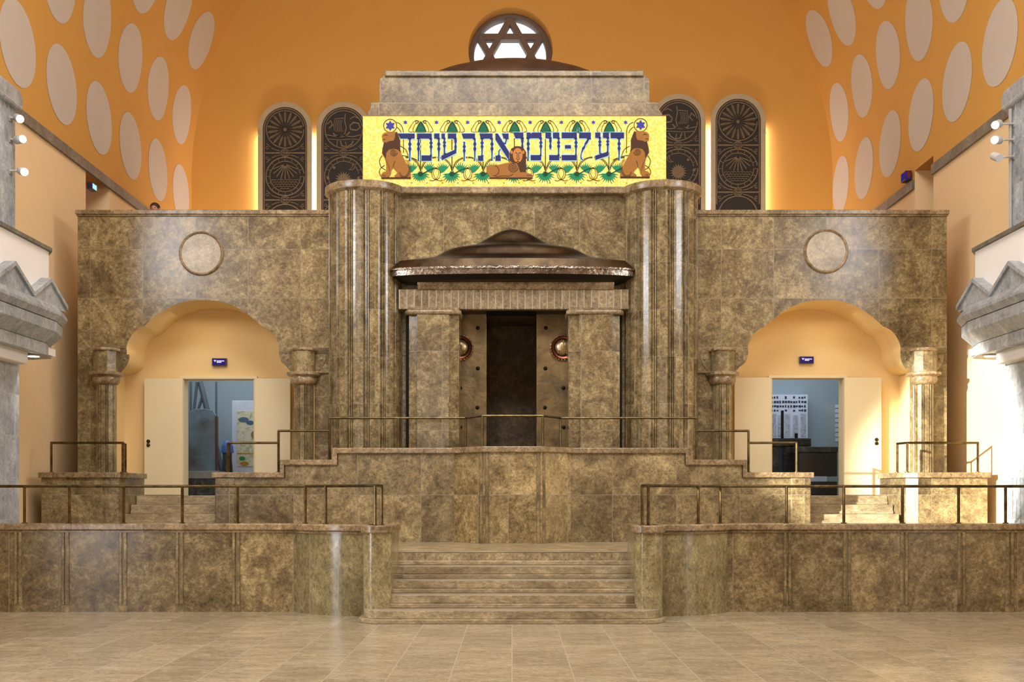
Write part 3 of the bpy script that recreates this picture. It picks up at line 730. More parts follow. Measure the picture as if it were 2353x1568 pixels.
# bronze doors
def bdoor(s, x0, x1, mx, rivs, label):
    t = thing('bronze_door', label, 'door', ((x0+x1)/2, 20.05, ZA))
    b = MB(); zt = 4.80
    b.box(x0, x1, 20.0, 20.07, ZA, zt); b.build('leaf', M['bdoor'], t, bevel=.008)
    cz = sz(800, 20)
    b = MB(); R = .215
    b.lathe([(R-.06, 0), (R-.055, .05), (R-.02, .06), (R-.005, .045), (R, 0)], 0, 0, 48)
    b.v = [(mx + x, 20.0 - z, cz + y) for x, y, z in b.v]; ring = b.build('medallion_ring', metal('ring_copper', srgb(90, 54, 40), srgb(140, 88, 64), .3), t, smooth=50)
    b = MB(); 
    for j in range(26):
        a = 2*PI*j/26; c = (mx + (R+.006)*math.cos(a), 19.965, cz + (R+.006)*math.sin(a))
        u = Vector((-math.sin(a), 0, math.cos(a))); b.tube([Vector(c)-u*.014, Vector(c)+u*.014], .017, 8)
    b.build('beading', metal('bead_copper', srgb(120, 76, 56), srgb(190, 140, 110), .25), ring, smooth=60)
    b = MB(); prof = [(R-.055, .0)] + [((R-.055)*math.cos(q*PI/16), .11*math.sin(q*PI/16)) for q in range(1, 8)] + [(.002, .11)]
    b.lathe(prof, 0, 0, 32); b.v = [(mx + x, 20.0 - z, cz + y) for x, y, z in b.v]; dm = b.build('medallion_dome', metal('dome_bronze', srgb(150, 130, 96), srgb(200, 182, 146), .34), t, smooth=60)
    b = MB()
    b.box(mx-.012, mx+.012, 19.87, 19.90, cz-.04, cz+.12); b.box(mx-.035, mx-.022, 19.88, 19.9, cz-.05, cz+.06); b.box(mx+.022, mx+.035, 19.88, 19.9, cz-.05, cz+.06)
    b.box(mx-.10, mx+.10, 19.89, 19.93, cz-.065, cz-.05)
    for k in range(6): b.box(mx-.1+k*.035, mx-.08+k*.035, 19.895, 19.94, cz-.11, cz-.075)
    b.build('building_relief', metal('relief_gold', srgb(120, 100, 62), srgb(170, 146, 96), .35), dm)
    for px, py in rivs:
        b = MB(); b.lathe([(.034, 0), (.034, .012), (.024, .02), (.018, .035), (.006, .04)], 0, 0, 14)
        b.v = [(sx(px, 20) + x, 20.0 - z, sz(py, 20) + y) for x, y, z in b.v]; b.build('rivet', M['dark'], t, smooth=50)
bdoor(-1, -1.22, sx(1118, 20), sx(1057, 20), [(1098, 754), (1098, 847), (1097, 937), (1058, 892), (1058, 982)], 'left bronze ark door leaf with studs and half hidden round medallion')
bdoor(1, sx(1233, 20), 1.23, sx(1294, 20), [(1254, 754), (1253, 847), (1252, 937), (1295, 892), (1295, 982)], 'right bronze ark door leaf with studs and half hidden round medallion')
# canopy
t = thing('bronze_canopy', 'stepped bell-shaped bronze canopy projecting over the ark doorway', 'canopy', (0.01, YC_, 5.3))
ccx = .01
rings = [(2.10, 5.42, 1), (2.09, 5.455, 1), (1.93, 5.60, 0), (1.65, 5.645, 0), (1.38, 5.69, 0), (1.28, 5.74, 0), (1.17, 5.81, 0), (1.07, 5.865, 0), (.97, 5.89, 0), (.80, 5.92, 0), (.68, 5.945, 0), (.58, 5.985, 0), (.48, 6.04, 0), (.38, 6.10, 0), (.28, 6.155, 0), (.17, 6.20, 0), (.07, 6.222, 0), (.01, 6.226, 0)]
def half_ring(a, z, n=40):
    d = .16 + .50 * (a/2.1)**1.4 if a > .7 else .55*a/.7*.43 + .0
    out = []
    for j in range(n+1):
        u = -1 + 2*j/n
        th = PI*j/n
        x = -a*math.cos(th)
        k = max(0, min(.55, .55*(a-.7)/.9))
        y = YC_ - (d*(k + (1-k)*math.sin(th)) if 0 < j < n else 0)
        if k and j in (1, n-1): x = -a*math.cos(th)/abs(math.cos(th))*.999
        out.append((ccx + x, y, z))
    return out
def loft(rs):
    b = MB(); n = 41; vs = []; fs = []
    for R_ in rs: vs += R_
    for i in range(len(rs)-1):
        for j in range(n-1): fs.append((i*n+j, i*n+j+1, (i+1)*n+j+1, (i+1)*n+j))
    b.add(vs, fs); return b
loft([half_ring(a, z) for a, z, k in rings[1:]]).build('dome', M['bronze'], t, smooth=38)
loft([half_ring(2.06, 5.33), half_ring(2.065, 5.41), half_ring(2.05, 5.415), half_ring(2.05, 5.425), half_ring(2.10, 5.425), half_ring(2.09, 5.46), half_ring(2.05, 5.47)]).build('rim', M['rim'], t, smooth=25)
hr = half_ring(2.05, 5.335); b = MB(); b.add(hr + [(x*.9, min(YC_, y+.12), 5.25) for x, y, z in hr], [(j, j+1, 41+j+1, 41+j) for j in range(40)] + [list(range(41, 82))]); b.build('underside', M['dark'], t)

# upper stages of the shrine
up = thing('shrine_attic', 'two stepped brown stone blocks on top of the mosaic frieze', 'attic', (0, 20, 8.2))
ZM1, ZM0 = sz(266, 19.7), sz(431, 19.6)
x0, x1 = sx(843, 19.75), sx(1522, 19.75); z1 = sz(235, 19.75)
b = MB(); pts = [(x0, ZM1), (x0, ZM1+.05), (x0+.035, ZM1+.11), (x0+.06, ZM1+.13), (x0+.06, z1), (x1-.06, z1), (x1-.06, ZM1+.13), (x1-.035, ZM1+.11), (x1, ZM1+.05), (x1, ZM1)]
b.prism_xz(pts, 19.75, 20.9); b.build('lower_block', M['upper'], up, bevel=.008)
x0, x1 = sx(872, 19.95), sx(1492, 19.95); z2 = sz(164, 19.95); zk = sz(181, 19.95)
b = MB(); pts = [(x0, z1), (x0, zk), (x0+.05, zk+.02), (x0+.10, zk+.09), (x0+.12, zk+.13), (x0+.12, z2), (x1-.12, z2), (x1-.12, zk+.13), (x1-.10, zk+.09), (x1-.05, zk+.02), (x1, zk), (x1, z1)]
b.prism_xz(pts, 19.95, 21.8); b.build('upper_block', M['upper'], up, bevel=.008)
b = MB(); b.box(x0+.1, x1-.1, 19.9, 20.0, zk+.03, z2-.0); b.build('upper_band', M['upper'], up, bevel=.015)
b = MB(); prof = [(2.0, z2), (1.96, z2+.08), (1.7, z2+.22), (1.35, z2+.36), (1.0, z2+.46), (.6, z2+.5), (.05, z2+.505)]
b.lathe(prof, 0.04, 21.0, 64, sxy=(1, .48)); tag(b.build('copper_roof', M['copperroof'], None, smooth=30), 'low dark copper dome roof behind the top stone block', 'roof')
struct(bx(-2.6, 2.65, YC_+.35, 22.5, 5.3, ZM1-.02).build('wall_ark_core', M['plain']))

# ------------------------------------------------------------------ mosaic frieze
YM = 19.66; KM = YM / F
def mp(px, py): return (sx(px, YM), sz(py, YM))
def A(x, y): return mp(820 + x/6.36, 250 + y/6.36)
def B(x, y): return mp(1170 + x/6.36, 250 + y/6.36)
mo = thing('mosaic_frieze', 'bright gold mosaic frieze with blue lettering, lions and palms above the shrine', 'mosaic', (0, YM, ZM0))
x0, x1 = mp(833.5, 0)[0], mp(1531, 0)[0]
b = MB(); b.box(x0, x1, YM, YC_+.3, sz(432, YM), sz(266, YM)); b.build('gold_panel', M['gold'], mo, bevel=.01)
b = MB()
b.stroke([(x0, sz(266.5, YM)), (x1, sz(266.5, YM))], .012, YM-.004, .004); b.build('edge_line', plain('red_brown_line', srgb(150, 90, 50)), mo)
u6 = KM/6.36
def stem(Q, x, y0, y1, y2=None):
    """baluster-like stem of a letter between crop rows y0 and y1"""
    ys = [y0]; ws = [14]
    L = y1 - y0
    out = [(y0, 13), (y0+.16*L, 10), (y0+.26*L, 24), (y0+.36*L, 9), (y0+.46*L, 22), (y0+.58*L, 10), (y1, 5 if L > 250 else 9)]
    if L < 200: out = [(y0, 13), (y0+.25*L, 20), (y0+.5*L, 9), (y0+.75*L, 18), (y1, 9)]
    return [Q(x-w_, y) for y, w_ in out] + [Q(x+w_, y) for y, w_ in out[::-1]]
def rect(Q, a, c, d, e): return [Q(a, c), Q(d, c), Q(d, e), Q(a, e)]
def poly(Q, pts): return [Q(x, y) for x, y in pts]
letters = [
 [poly(A, [(600,365),(845,365),(845,440),(640,440)]), stem(A, 775, 435, 765)],
 [rect(A, 880,365,1095,440), stem(A, 902, 435, 765), stem(A, 1085, 435, 700), rect(A, 945,685,1092,765)],
 [rect(A, 1130,365,1207,440), stem(A, 1198, 435, 765)],
 [rect(A, 1238,365,1287,440), stem(A, 1280, 435, 670), rect(A, 1330,365,1452,440), stem(A, 1443, 435, 605), poly(A, [(1237,690),(1452,593),(1455,650),(1240,757)])],
 [poly(A, [(1530,365),(1727,365),(1727,440),(1558,440)]), stem(A, 1724, 435, 765), stem(A, 1570, 485, 765)],
 [poly(A, [(1790,365),(1982,365),(1982,440),(1812,440)]), stem(A, 1975, 435, 762), stem(A, 1830, 435, 695), rect(A, 1770,690,1847,765)],
 [poly(A, [(2025,365),(2060,365),(2225,635),(2222,755),(2025,455)]), poly(A, [(2120,365),(2217,365),(2217,440),(2145,440)]), poly(A, [(2180,440),(2200,440),(2172,520),(2160,515)]), rect(A, 2025,690,2102,765), poly(A, [(2068,690),(2068,620),(2095,590),(2100,600),(2082,625),(2082,690)])],
 [poly(B, [(60,350),(207,350),(207,435),(92,435)]), stem(B, 192, 430, 600)],
 [poly(B, [(255,350),(305,350),(320,368),(335,350),(472,350),(472,435),(255,435)]), stem(B, 278, 430, 762), stem(B, 463, 430, 690), rect(B, 315,680,467,757)],
 [rect(B, 530,350,612,435), stem(B, 602, 430, 592)],
 [rect(B, 640,350,732,435), stem(B, 722, 430, 690), rect(B, 585,680,732,757)],
 [rect(B, 767,350,987,435), stem(B, 976, 430, 690), rect(B, 767,680,985,757), rect(B, 815,535,902,585)],
 [rect(B, 1022,350,1192,435), poly(B, [(1000,290),(1025,290),(1025,298),(1012,300),(1012,350),(1000,350)]), poly(B, [(1150,435),(1180,435),(1140,510),(1120,530),(1100,590),(1085,600),(1058,660),(1052,700),(1065,740),(1080,750),(1070,758),(1045,735),(1040,690),(1062,600),(1068,570),(1095,545),(1105,505)])],
 [rect(B, 1257,350,1332,430), stem(B, 1324, 425, 660), rect(B, 1370,350,1457,430), stem(B, 1440, 425, 640), poly(B, [(1255,690),(1450,628),(1450,688),(1258,752)])],
 [rect(B, 1482,350,1677,435), stem(B, 1605, 430, 757)],
]
for L in letters:
    b = MB()
    for p in L: b.prism_xz(p, YM-.012, YM+.001)
    lt = b.build('letter', M['navy'], mo)
    b = MB()
    for p in L: b.stroke(p, 19*u6, YM-.008, .008, closed=True)
    b.build('letter_outline', M['lblue'], lt)
def starpoly(cx, cz, r, n=6, k=.55, rot=PI/2):
    return [(cx + (r if j % 2 == 0 else r*k)*math.cos(rot + PI*j/n), cz + (r if j % 2 == 0 else r*k)*math.sin(rot + PI*j/n)) for j in range(2*n)]
for px, py in ((896.7, 289.3), (1471.9, 287.7)):
    c = mp(px, py); b = MB(); b.prism_xz(starpoly(c[0], c[1], 12*KM, 6, .58), YM-.010, YM); sr = b.build('large_star', M['star'], mo)
    b = MB(); b.stroke(circ(c[0], c[1], 15*KM, 40), 1.6*KM, YM-.008, .007, closed=True); b.build('star_ring', M['vine'], sr)
for px in (931.6, 1002.9, 1074.7, 1147, 1218, 1289.8, 1363.4, 1437.3):
    c = mp(px, 281.4); b = MB(); b.prism_xz(starpoly(c[0], c[1], 5.8*KM, 6, .42), YM-.008, YM); b.build('small_star', M['star'], mo)
cones = (967, 1039.3, 1110.9, 1182.5, 1254, 1326.4, 1400)
for px in cones:
    b = MB(); b.prism_xz([mp(px, 278.5), mp(px-5, 284), mp(px-10, 294), mp(px-13.5, 303.5), mp(px+13.5, 303.5), mp(px+10, 294), mp(px+5, 284)], YM-.006, YM)
    cn = b.build('palm_cone', M['dgreen'], mo)
    b = MB()
    for k in range(4):
        y = 288 + 5*k; w_ = (y - 278)*.52
        for q in range(-k, k+1):
            cxx = px + q*w_/(k+.6)*.8; b.stroke([mp(cxx-2.2, y+3), mp(cxx, y-2), mp(cxx+2.2, y+3)], 1.1*KM, YM-.009, .004)
    b.build('cone_scales', M['green'], cn)
    b = MB()
    for k in (-1, 1):
        for (pts, w_) in (([(px+k*3, 280), (px+k*9, 277), (px+k*16, 280), (px+k*23, 290), (px+k*28, 299), (px+k*26, 303), (px+k*19, 304)], 1.0),
                          ([(px+k*5, 281), (px+k*10, 284), (px+k*12, 280), (px+k*9, 278), (px+k*6, 281), (px+k*12, 285), (px+k*17, 294), (px+k*18, 302), (px+k*14, 304)], 1.0)):
            b.stroke([mp(x, y) for x, y in catmull(pts, 4)], w_*1.2*KM, YM-.006, .005)
    b.build('tendrils', M['vine'], cn)
    b = MB(); b.stroke([mp(px-.8, 318), mp(px-.8, 398)], 2.2*KM, YM-.005, .005)
    for k in (-1, 1):
        for rr in (0, 5):
            b.stroke([mp(px + k*x, y) for x, y in catmull([(1, 392-rr), (6, 380-rr), (14, 370-rr*.6), (26, 364-rr*.4), (35, 363-rr*.4)], 4)], 1.5*KM, YM-.005, .004)
    b.build('palm_stem', M['vine'], mo)
def fan(cx, cy, r, a0, a1, n, k=.5):
    pts = [mp(cx, cy)]
    for j in range(2*n+1):
        a = a0 + (a1-a0)*j/(2*n); rr = r if j % 2 else r*k
        if j % 2: rr *= random.uniform(.85, 1.12)
        pts.append(mp(cx + rr*math.cos(a), cy - rr*math.sin(a)))
    return pts
for i, px in enumerate(cones):
    b = MB(); b.prism_xz(fan(px-2, 399, 23, PI*1.0, PI*2.0, 11, .6), YM-.006, YM); 
    b.prism_xz(fan(px+18, 396, 23, -.1*PI, .75*PI, 11, .6), YM-.0055, YM)
    b.prism_xz(fan(px-20, 396, 23, .25*PI, 1.1*PI, 11, .6), YM-.005, YM)
    lf = b.build('leaf_cluster', M['green'], mo)
    b = MB(); b.prism_xz(fan(px-1, 400, 8, 0, 2*PI, 10, .6), YM-.009, YM-.004)
    b.stroke([mp(px+4, 400), mp(px+22, 390), mp(px+36, 386)], 2.5*KM, YM-.009, .004); b.build('leaf_dark_center', M['dgreen'], lf)  # dark green mosaic center and stalk of the leaf cluster
almonds = (1002, 1075, 1215.6, 1289.5, 1363.4)
for px in almonds:
    b = MB(); b.prism_xz([mp(px + 9.5*math.sin(a), 400 - 14*math.cos(a)) for a in [2*PI*j/20 for j in range(20)]], YM-.010, YM-.005)
    al = b.build('seed_pod', M['gold'], mo)
    b = MB()
    for k in (-1, 1):
        b.stroke([mp(px + k*x, y) for x, y in catmull([(-3, 386), (4, 391), (6, 400), (3, 408), (-3, 414), (-10, 416), (-15, 414)], 4)], 1.2*KM, YM-.013, .004)
        b.stroke([mp(px + k*x, y) for x, y in catmull([(0, 386), (7, 391), (9.5, 400), (7, 409), (0, 414)], 4)], 1.2*KM, YM-.013, .004)
    b.build('pod_outline', M['vine'], al)
for j in range(17):
    c = mp(946 + 35.3*j, 420.5); b = MB(); b.prism_xz(circ(c[0], c[1], 1.3*KM, 8), YM-.004, YM); b.build('small_dot', M['dgreen'], mo)
# vines by the lions
for k, cc in ((1, 0), (-1, 2366.5)):
    def V(x, y): return mp(x if k == 1 else cc - x, y)
    for pts in ([(911, 281), (920, 286), (926, 298), (927, 320), (927, 352)], [(911, 292), (918, 298), (922, 306)], [(920, 336), (932, 344), (938, 358)], [(918, 357), (938, 360), (958, 368)],
                [(878, 358), (872, 370), (876, 384), (886, 391)], [(884, 380), (874, 388), (872, 398), (877, 408)]):
        b = MB(); b.stroke([V(x, y) for x, y in catmull(pts, 5)], 1.7*KM, YM-.005, .004); b.build('vine', M['vine'], mo)
def lion(Q, name, body, mane, extras, base):
    b = MB(); b.prism_xz([Q(x, y) for x, y in body], YM-.016, YM); li = b.build(name, M['lion'], mo)
    b = MB(); b.prism_xz([Q(x, y) for x, y in mane], YM-.019, YM-.015); b.build('mane', M['mane'], li)
    b = MB()
    for pts, w_ in extras: b.stroke([Q(x, y) for x, y in pts], w_*u6, YM-.022, .006)
    b.build('body_lines', M['mane'], li)
    b = MB(); b.prism_xz([Q(x, y) for x, y in base], YM-.018, YM); b.build('ground_strip', M['mane'], li)
    return li
def spiral(cx, cy, r, turns=2.5):
    return [(cx + r*(1-j/40)*math.cos(2*PI*turns*j/40), cy + r*(1-j/40)*math.sin(2*PI*turns*j/40)) for j in range(38)]
bodyS = [(370,385),(400,357),(470,340),(530,338),(570,345),(580,338),(590,350),(610,400),(635,470),(634,590),(650,660),(700,755),(750,850),(785,930),(792,1005),(560,1005),(548,985),(575,960),(600,945),(570,905),(545,880),(535,860),(505,905),(495,960),(470,995),(440,1005),(360,1005),(356,965),(380,935),(430,918),(430,800),(400,700),(370,650),(375,590),(400,490),(380,482),(374,462),(380,450),(368,420)]
maneS = [(400,490),(430,500),(470,480),(540,470),(560,420),(560,370),(580,340),(610,400),(635,470),(634,590),(648,650),(600,600),(540,590),(470,600),(430,650),(425,740),(400,700),(370,650),(375,590)]
exS = [(spiral(540, 645, 55), 7), (circ(690, 870, 75, 20, -1.2, 2.6, ry=125), 7), (circ(690, 870, 95, 20, -1.0, 2.2, ry=140), 6), ([(400,395),(430,385),(455,395)], 8), ([(378,452),(400,456),(420,450)], 6), ([(430,760),(470,850),(480,920)], 4), ([(375,985),(400,970)], 5), ([(395,995),(420,978)], 5), ([(560,770),(535,830),(535,860)], 6)]
lion(A, 'seated_lion', bodyS, maneS, exS, [(360,1005),(790,1005),(790,1027),(360,1027)])
lion(lambda x, y: B(2412 - x, y - 10), 'seated_lion', bodyS, maneS, exS, [(360,1005),(790,1005),(790,1027),(360,1027)])
bodyC = [(-336,870),(-330,930),(-280,1010),(340,1015),(347,985),(320,958),(240,930),(245,860),(245,680),(225,600),(170,560),(100,555),(40,580),(10,640),(5,730),(10,790),(-60,800),(-160,825),(-260,825),(-310,840)]
maneC = [(245,930),(247,640),(205,572),(150,553),(90,553),(30,590),(3,660),(8,760),(60,800),(110,800),(140,860),(160,930)]
exC = [(spiral(55, 862, 75, 3), 7), (circ(-230, 910, 80, 20, -1.3, 1.6, ry=75), 7), ([(250,980),(300,975),(335,985)], 4), ([(-200,1000),(-100,985),(0,990),(60,960)], 6)]
li = lion(B, 'lying_lion', bodyC, maneC, exC, [(-290,1008),(340,1008),(340,1026),(-290,1026)])
b = MB(); b.prism_xz([B(125 + 72*math.sin(a), 680 - (100 if math.cos(a) > 0 else 115)*math.cos(a)) for a in [2*PI*j/24 for j in range(24)]], YM-.024, YM-.018)
for ex in (35, 208): b.prism_xz([B(ex + 18*math.cos(a), 640 + 26*math.sin(a)) for a in [2*PI*j/10 for j in range(10)]], YM-.023, YM-.018)
b.build('face', plain('lion_face', srgb(180, 118, 60), .4), li)
b = MB()
for pts in ([(85,655),(105,648),(120,658)], [(140,658),(155,648),(172,655)], [(118,660),(118,720),(108,735)], [(142,660),(142,720),(150,735)], [(105,738),(128,750),(150,738)], [(128,750),(128,775)], [(95,790),(128,775),(160,790)]):
    b.stroke([B(x, y) for x, y in pts], 7*u6, YM-.028, .006)
b.build('face_lines', M['mane'], li)

# ------------------------------------------------------------------ back wall with wheel window, side walls, vault
wc = (sx(1173, YB), sz(114, YB)); wr = 97*YB/F
b = MB(); n = 96
def sq(a, h):
    c, s_ = math.cos(a), math.sin(a); k = h/max(abs(c), abs(s_)); return (k*c, k*s_)
h = 1.6; vs = []; fs = []
for j in range(n):
    a = 2*PI*j/n + PI/4
    q = sq(a, h); vs += [(wc[0]+wr*math.cos(a), YB, wc[1]+wr*math.sin(a)), (wc[0]+q[0], YB, wc[1]+q[1]), (wc[0]+wr*math.cos(a), YB+.6, wc[1]+wr*math.sin(a))]
for j in range(n):
    k = (j+1) % n; fs += [(3*j, 3*j+1, 3*k+1, 3*k), (3*j, 3*k, 3*k+2, 3*j+2)]
b.add(vs, fs)
xl, xr, zb_, zt_ = wc[0]-h, wc[0]+h, wc[1]-h, wc[1]+h
for (xa, xb_, za, zc) in ((-9, xl, 5.0, 18.2), (xr, 9, 5.0, 18.2), (xl, xr, 5.0, zb_), (xl, xr, zt_, 18.2)):
    b.add([(xa, YB, za), (xb_, YB, za), (xb_, YB, zc), (xa, YB, zc)], [(0, 1, 2, 3)])
struct(b.build('wall_back', M['orange']))
# wheel window tracery
Yt = 28.98; tc = (sx(1172, Yt), sz(124, Yt)); R = 95*Yt/F
w5 = thing('window_5', 'round wheel window with a six-pointed star high above the shrine', 'window', (tc[0], Yt, tc[1]-R)); w5['kind'] = 'structure'
def ringmesh(b, c, ro, ri, y0, y1, n=72):
    vs = []; fs = []
    for j in range(n):
        a = 2*PI*j/n
        for rr, yy in ((ro, y0), (ri, y0), (ri, y1), (ro, y1)): vs.append((c[0]+rr*math.cos(a), yy, c[1]+rr*math.sin(a)))
    for j in range(n):
        k = (j+1) % n
        for i in range(4): fs.append((4*j+i, 4*j+(i+1) % 4, 4*k+(i+1) % 4, 4*k+i))
    b.add(vs, fs)
b = MB(); ringmesh(b, tc, R+.15, R-.13, Yt-.02, Yt+.30)
bw_ = 13.5*Yt/F; rs = 82*Yt/F
for rot in (PI/2, -PI/2):
    v = [(tc[0] + rs*math.cos(rot+2*PI*k/3), tc[1] + rs*math.sin(rot+2*PI*k/3)) for k in range(3)]
    for k in range(3):
        a, c = Vector(v[k]), Vector(v[(k+1) % 3]); d = (c-a).normalized()*.12
        b.stroke([a-d, c+d], bw_, Yt + .004*(k+1) + (.012 if rot < 0 else 0), .25)
b.build('tracery', M['tracery'], w5)
b = MB(); b.prism_xz(circ(tc[0], tc[1], R+.12, 48), Yt+.31, Yt+.33); b.build('pane', M['glass'], w5)

def wall_surface(s, u, off=0):
    """u: height along wall then arc; returns (x, z)"""
    if u <= ZV: return (s*(WX-off), u)
    a = (u-ZV)/WX; return (s*(WX-off)*math.cos(a), ZV + (WX-off)*math.sin(a))
def hit(px, py, s):
    dx, dz = (px-CX)/F, (HY-py)/F
    Y = s*WX/dx; z = EH + dz*Y
    if z <= ZV: return Y, z
    # circle x^2+(z-ZV)^2=WX^2
    lo, hi = 0, Y
    for _ in range(50):
        m_ = (lo+hi)/2; x = dx*m_; z = EH + dz*m_
        if (z > ZV and x*x + (z-ZV)**2 > WX*WX): hi = m_
        else: lo = m_
    Y = lo; z = EH + dz*Y; x = abs(dx*Y)
    return Y, ZV + WX*math.atan2(z-ZV, x)
dotsL = [(41,100),(138,-42),(223,46),(142,195),(299,134),(228,272),(363,204),(300,336),(417,264),(363,391),(416,445),(408,20),(461,93),(338,-48)]
dotsR = [(1884,88),(1936,34),(1981,198),(2041,127),(1929,258),(2112,55),(2045,331),(1985,387),(2116,265),(2199,189),(2297,99),(1932,425),(2192,-42),(2005,-58)]
YF = -8
ZTR = 7.94                                   # top of the grey trim line
def sidewall(s, dots):
    side = 'left' if s < 0 else 'right'
    oy0, oy1, oz1 = (21.5, 22.75, 7.85) if s < 0 else (21.75, 22.75, 8.12)
    b = MB()
    def q(y0, y1, u0, u1, mi):
        k = max(1, int((u1-u0)/.35)) if u0 >= ZV-1e-6 else 1
        for i in range(k):
            a = wall_surface(s, u0+(u1-u0)*i/k); c = wall_surface(s, u0+(u1-u0)*(i+1)/k)
            b.add([(a[0], y0, a[1]), (a[0], y1, a[1]), (c[0], y1, c[1]), (c[0], y0, c[1])], [(0, 1, 2, 3)], mi)
    q(YF, oy0, -.1, ZTR-.1, 1); q(oy1, YB, -.1, ZTR-.1, 1); q(oy0, oy1, -.1, 5.3, 1)
    if s < 0: q(oy0, oy1, oz1-.01, ZTR-.1+.01, 1)
    q(YF, YB, ZV, ZV + WX*1.1, 0)
    if s < 0: q(YF, YB, ZTR-.1, ZV, 0)
    else: q(YF, oy0, ZTR-.1, ZV, 0); q(oy1, YB, ZTR-.1, ZV, 0); q(oy0, oy1, oz1, ZV, 0)
    # reveal of the gallery door
    X = s*WX; X2 = s*(WX+1.1)
    b.add([(X, oy1, 5.3), (X2, oy1, 5.3), (X2, oy1, oz1), (X, oy1, oz1)], [(0, 1, 2, 3)], 1)
    b.add([(X, oy0, 5.3), (X2, oy0, 5.3), (X2, oy0, oz1), (X, oy0, oz1)], [(0, 1, 2, 3)], 1)
    b.add([(X, oy0, oz1), (X2, oy0, oz1), (X2, oy1, oz1), (X, oy1, oz1)], [(0, 1, 2, 3)], 0)
    b.add([(X2, oy0, 5.3), (X2, oy1, 5.3), (X2, oy1, oz1), (X2, oy0, oz1)], [(0, 1, 2, 3)], 0)
    for px, py in dots:
        Yc, uc = hit(px, py, s); r = .69; vs = []; n_ = 40; rings_ = 5
        for k in range(rings_+1):
            rr = r*k/rings_
            for j in range(n_):
                a = 2*PI*j/n_; yy = min(Yc + rr*math.cos(a), YB-.004); x, z = wall_surface(s, uc + rr*math.sin(a), .006); vs.append((x, yy, z))
        fs = [(k*n_+j, k*n_+(j+1) % n_, (k+1)*n_+(j+1) % n_, (k+1)*n_+j) for k in range(rings_) for j in range(n_)]
        b.add(vs, fs, 2)
    struct(b.build('wall_%s' % side, [M['orange'], M['cream'], M['dot']], smooth=30))
    if s < 0: segs = [(18.0, 25.6)]
    else: segs = [(17.6, 21.74), (22.76, 26.5)]
    for i, (ya, yb) in enumerate(segs):
        c = MB(); c.box(s*WX, s*(WX-.05), ya, yb, ZTR-.19, ZTR); struct(c.build('trim_%d' % ((1 if s < 0 else 2)+i), M['trim']))
sidewall(-1, dotsL); sidewall(1, dotsR)
# crown of the vault
b = MB(); k = 40; vs = []
for i in range(k+1):
    a = 1.1 + (PI-2.2)*i/k; vs += [(WX*1.002*math.cos(a), YF, ZV+WX*1.002*math.sin(a)), (WX*1.002*math.cos(a), YB, ZV+WX*1.002*math.sin(a))]
b.add(vs, [(2*i, 2*i+1, 2*i+3, 2*i+2) for i in range(k)])
CEIL = b
b = MB()
for s in (-1, 1):
    pass
struct(CEIL.build('ceiling', M['orange'], smooth=30))

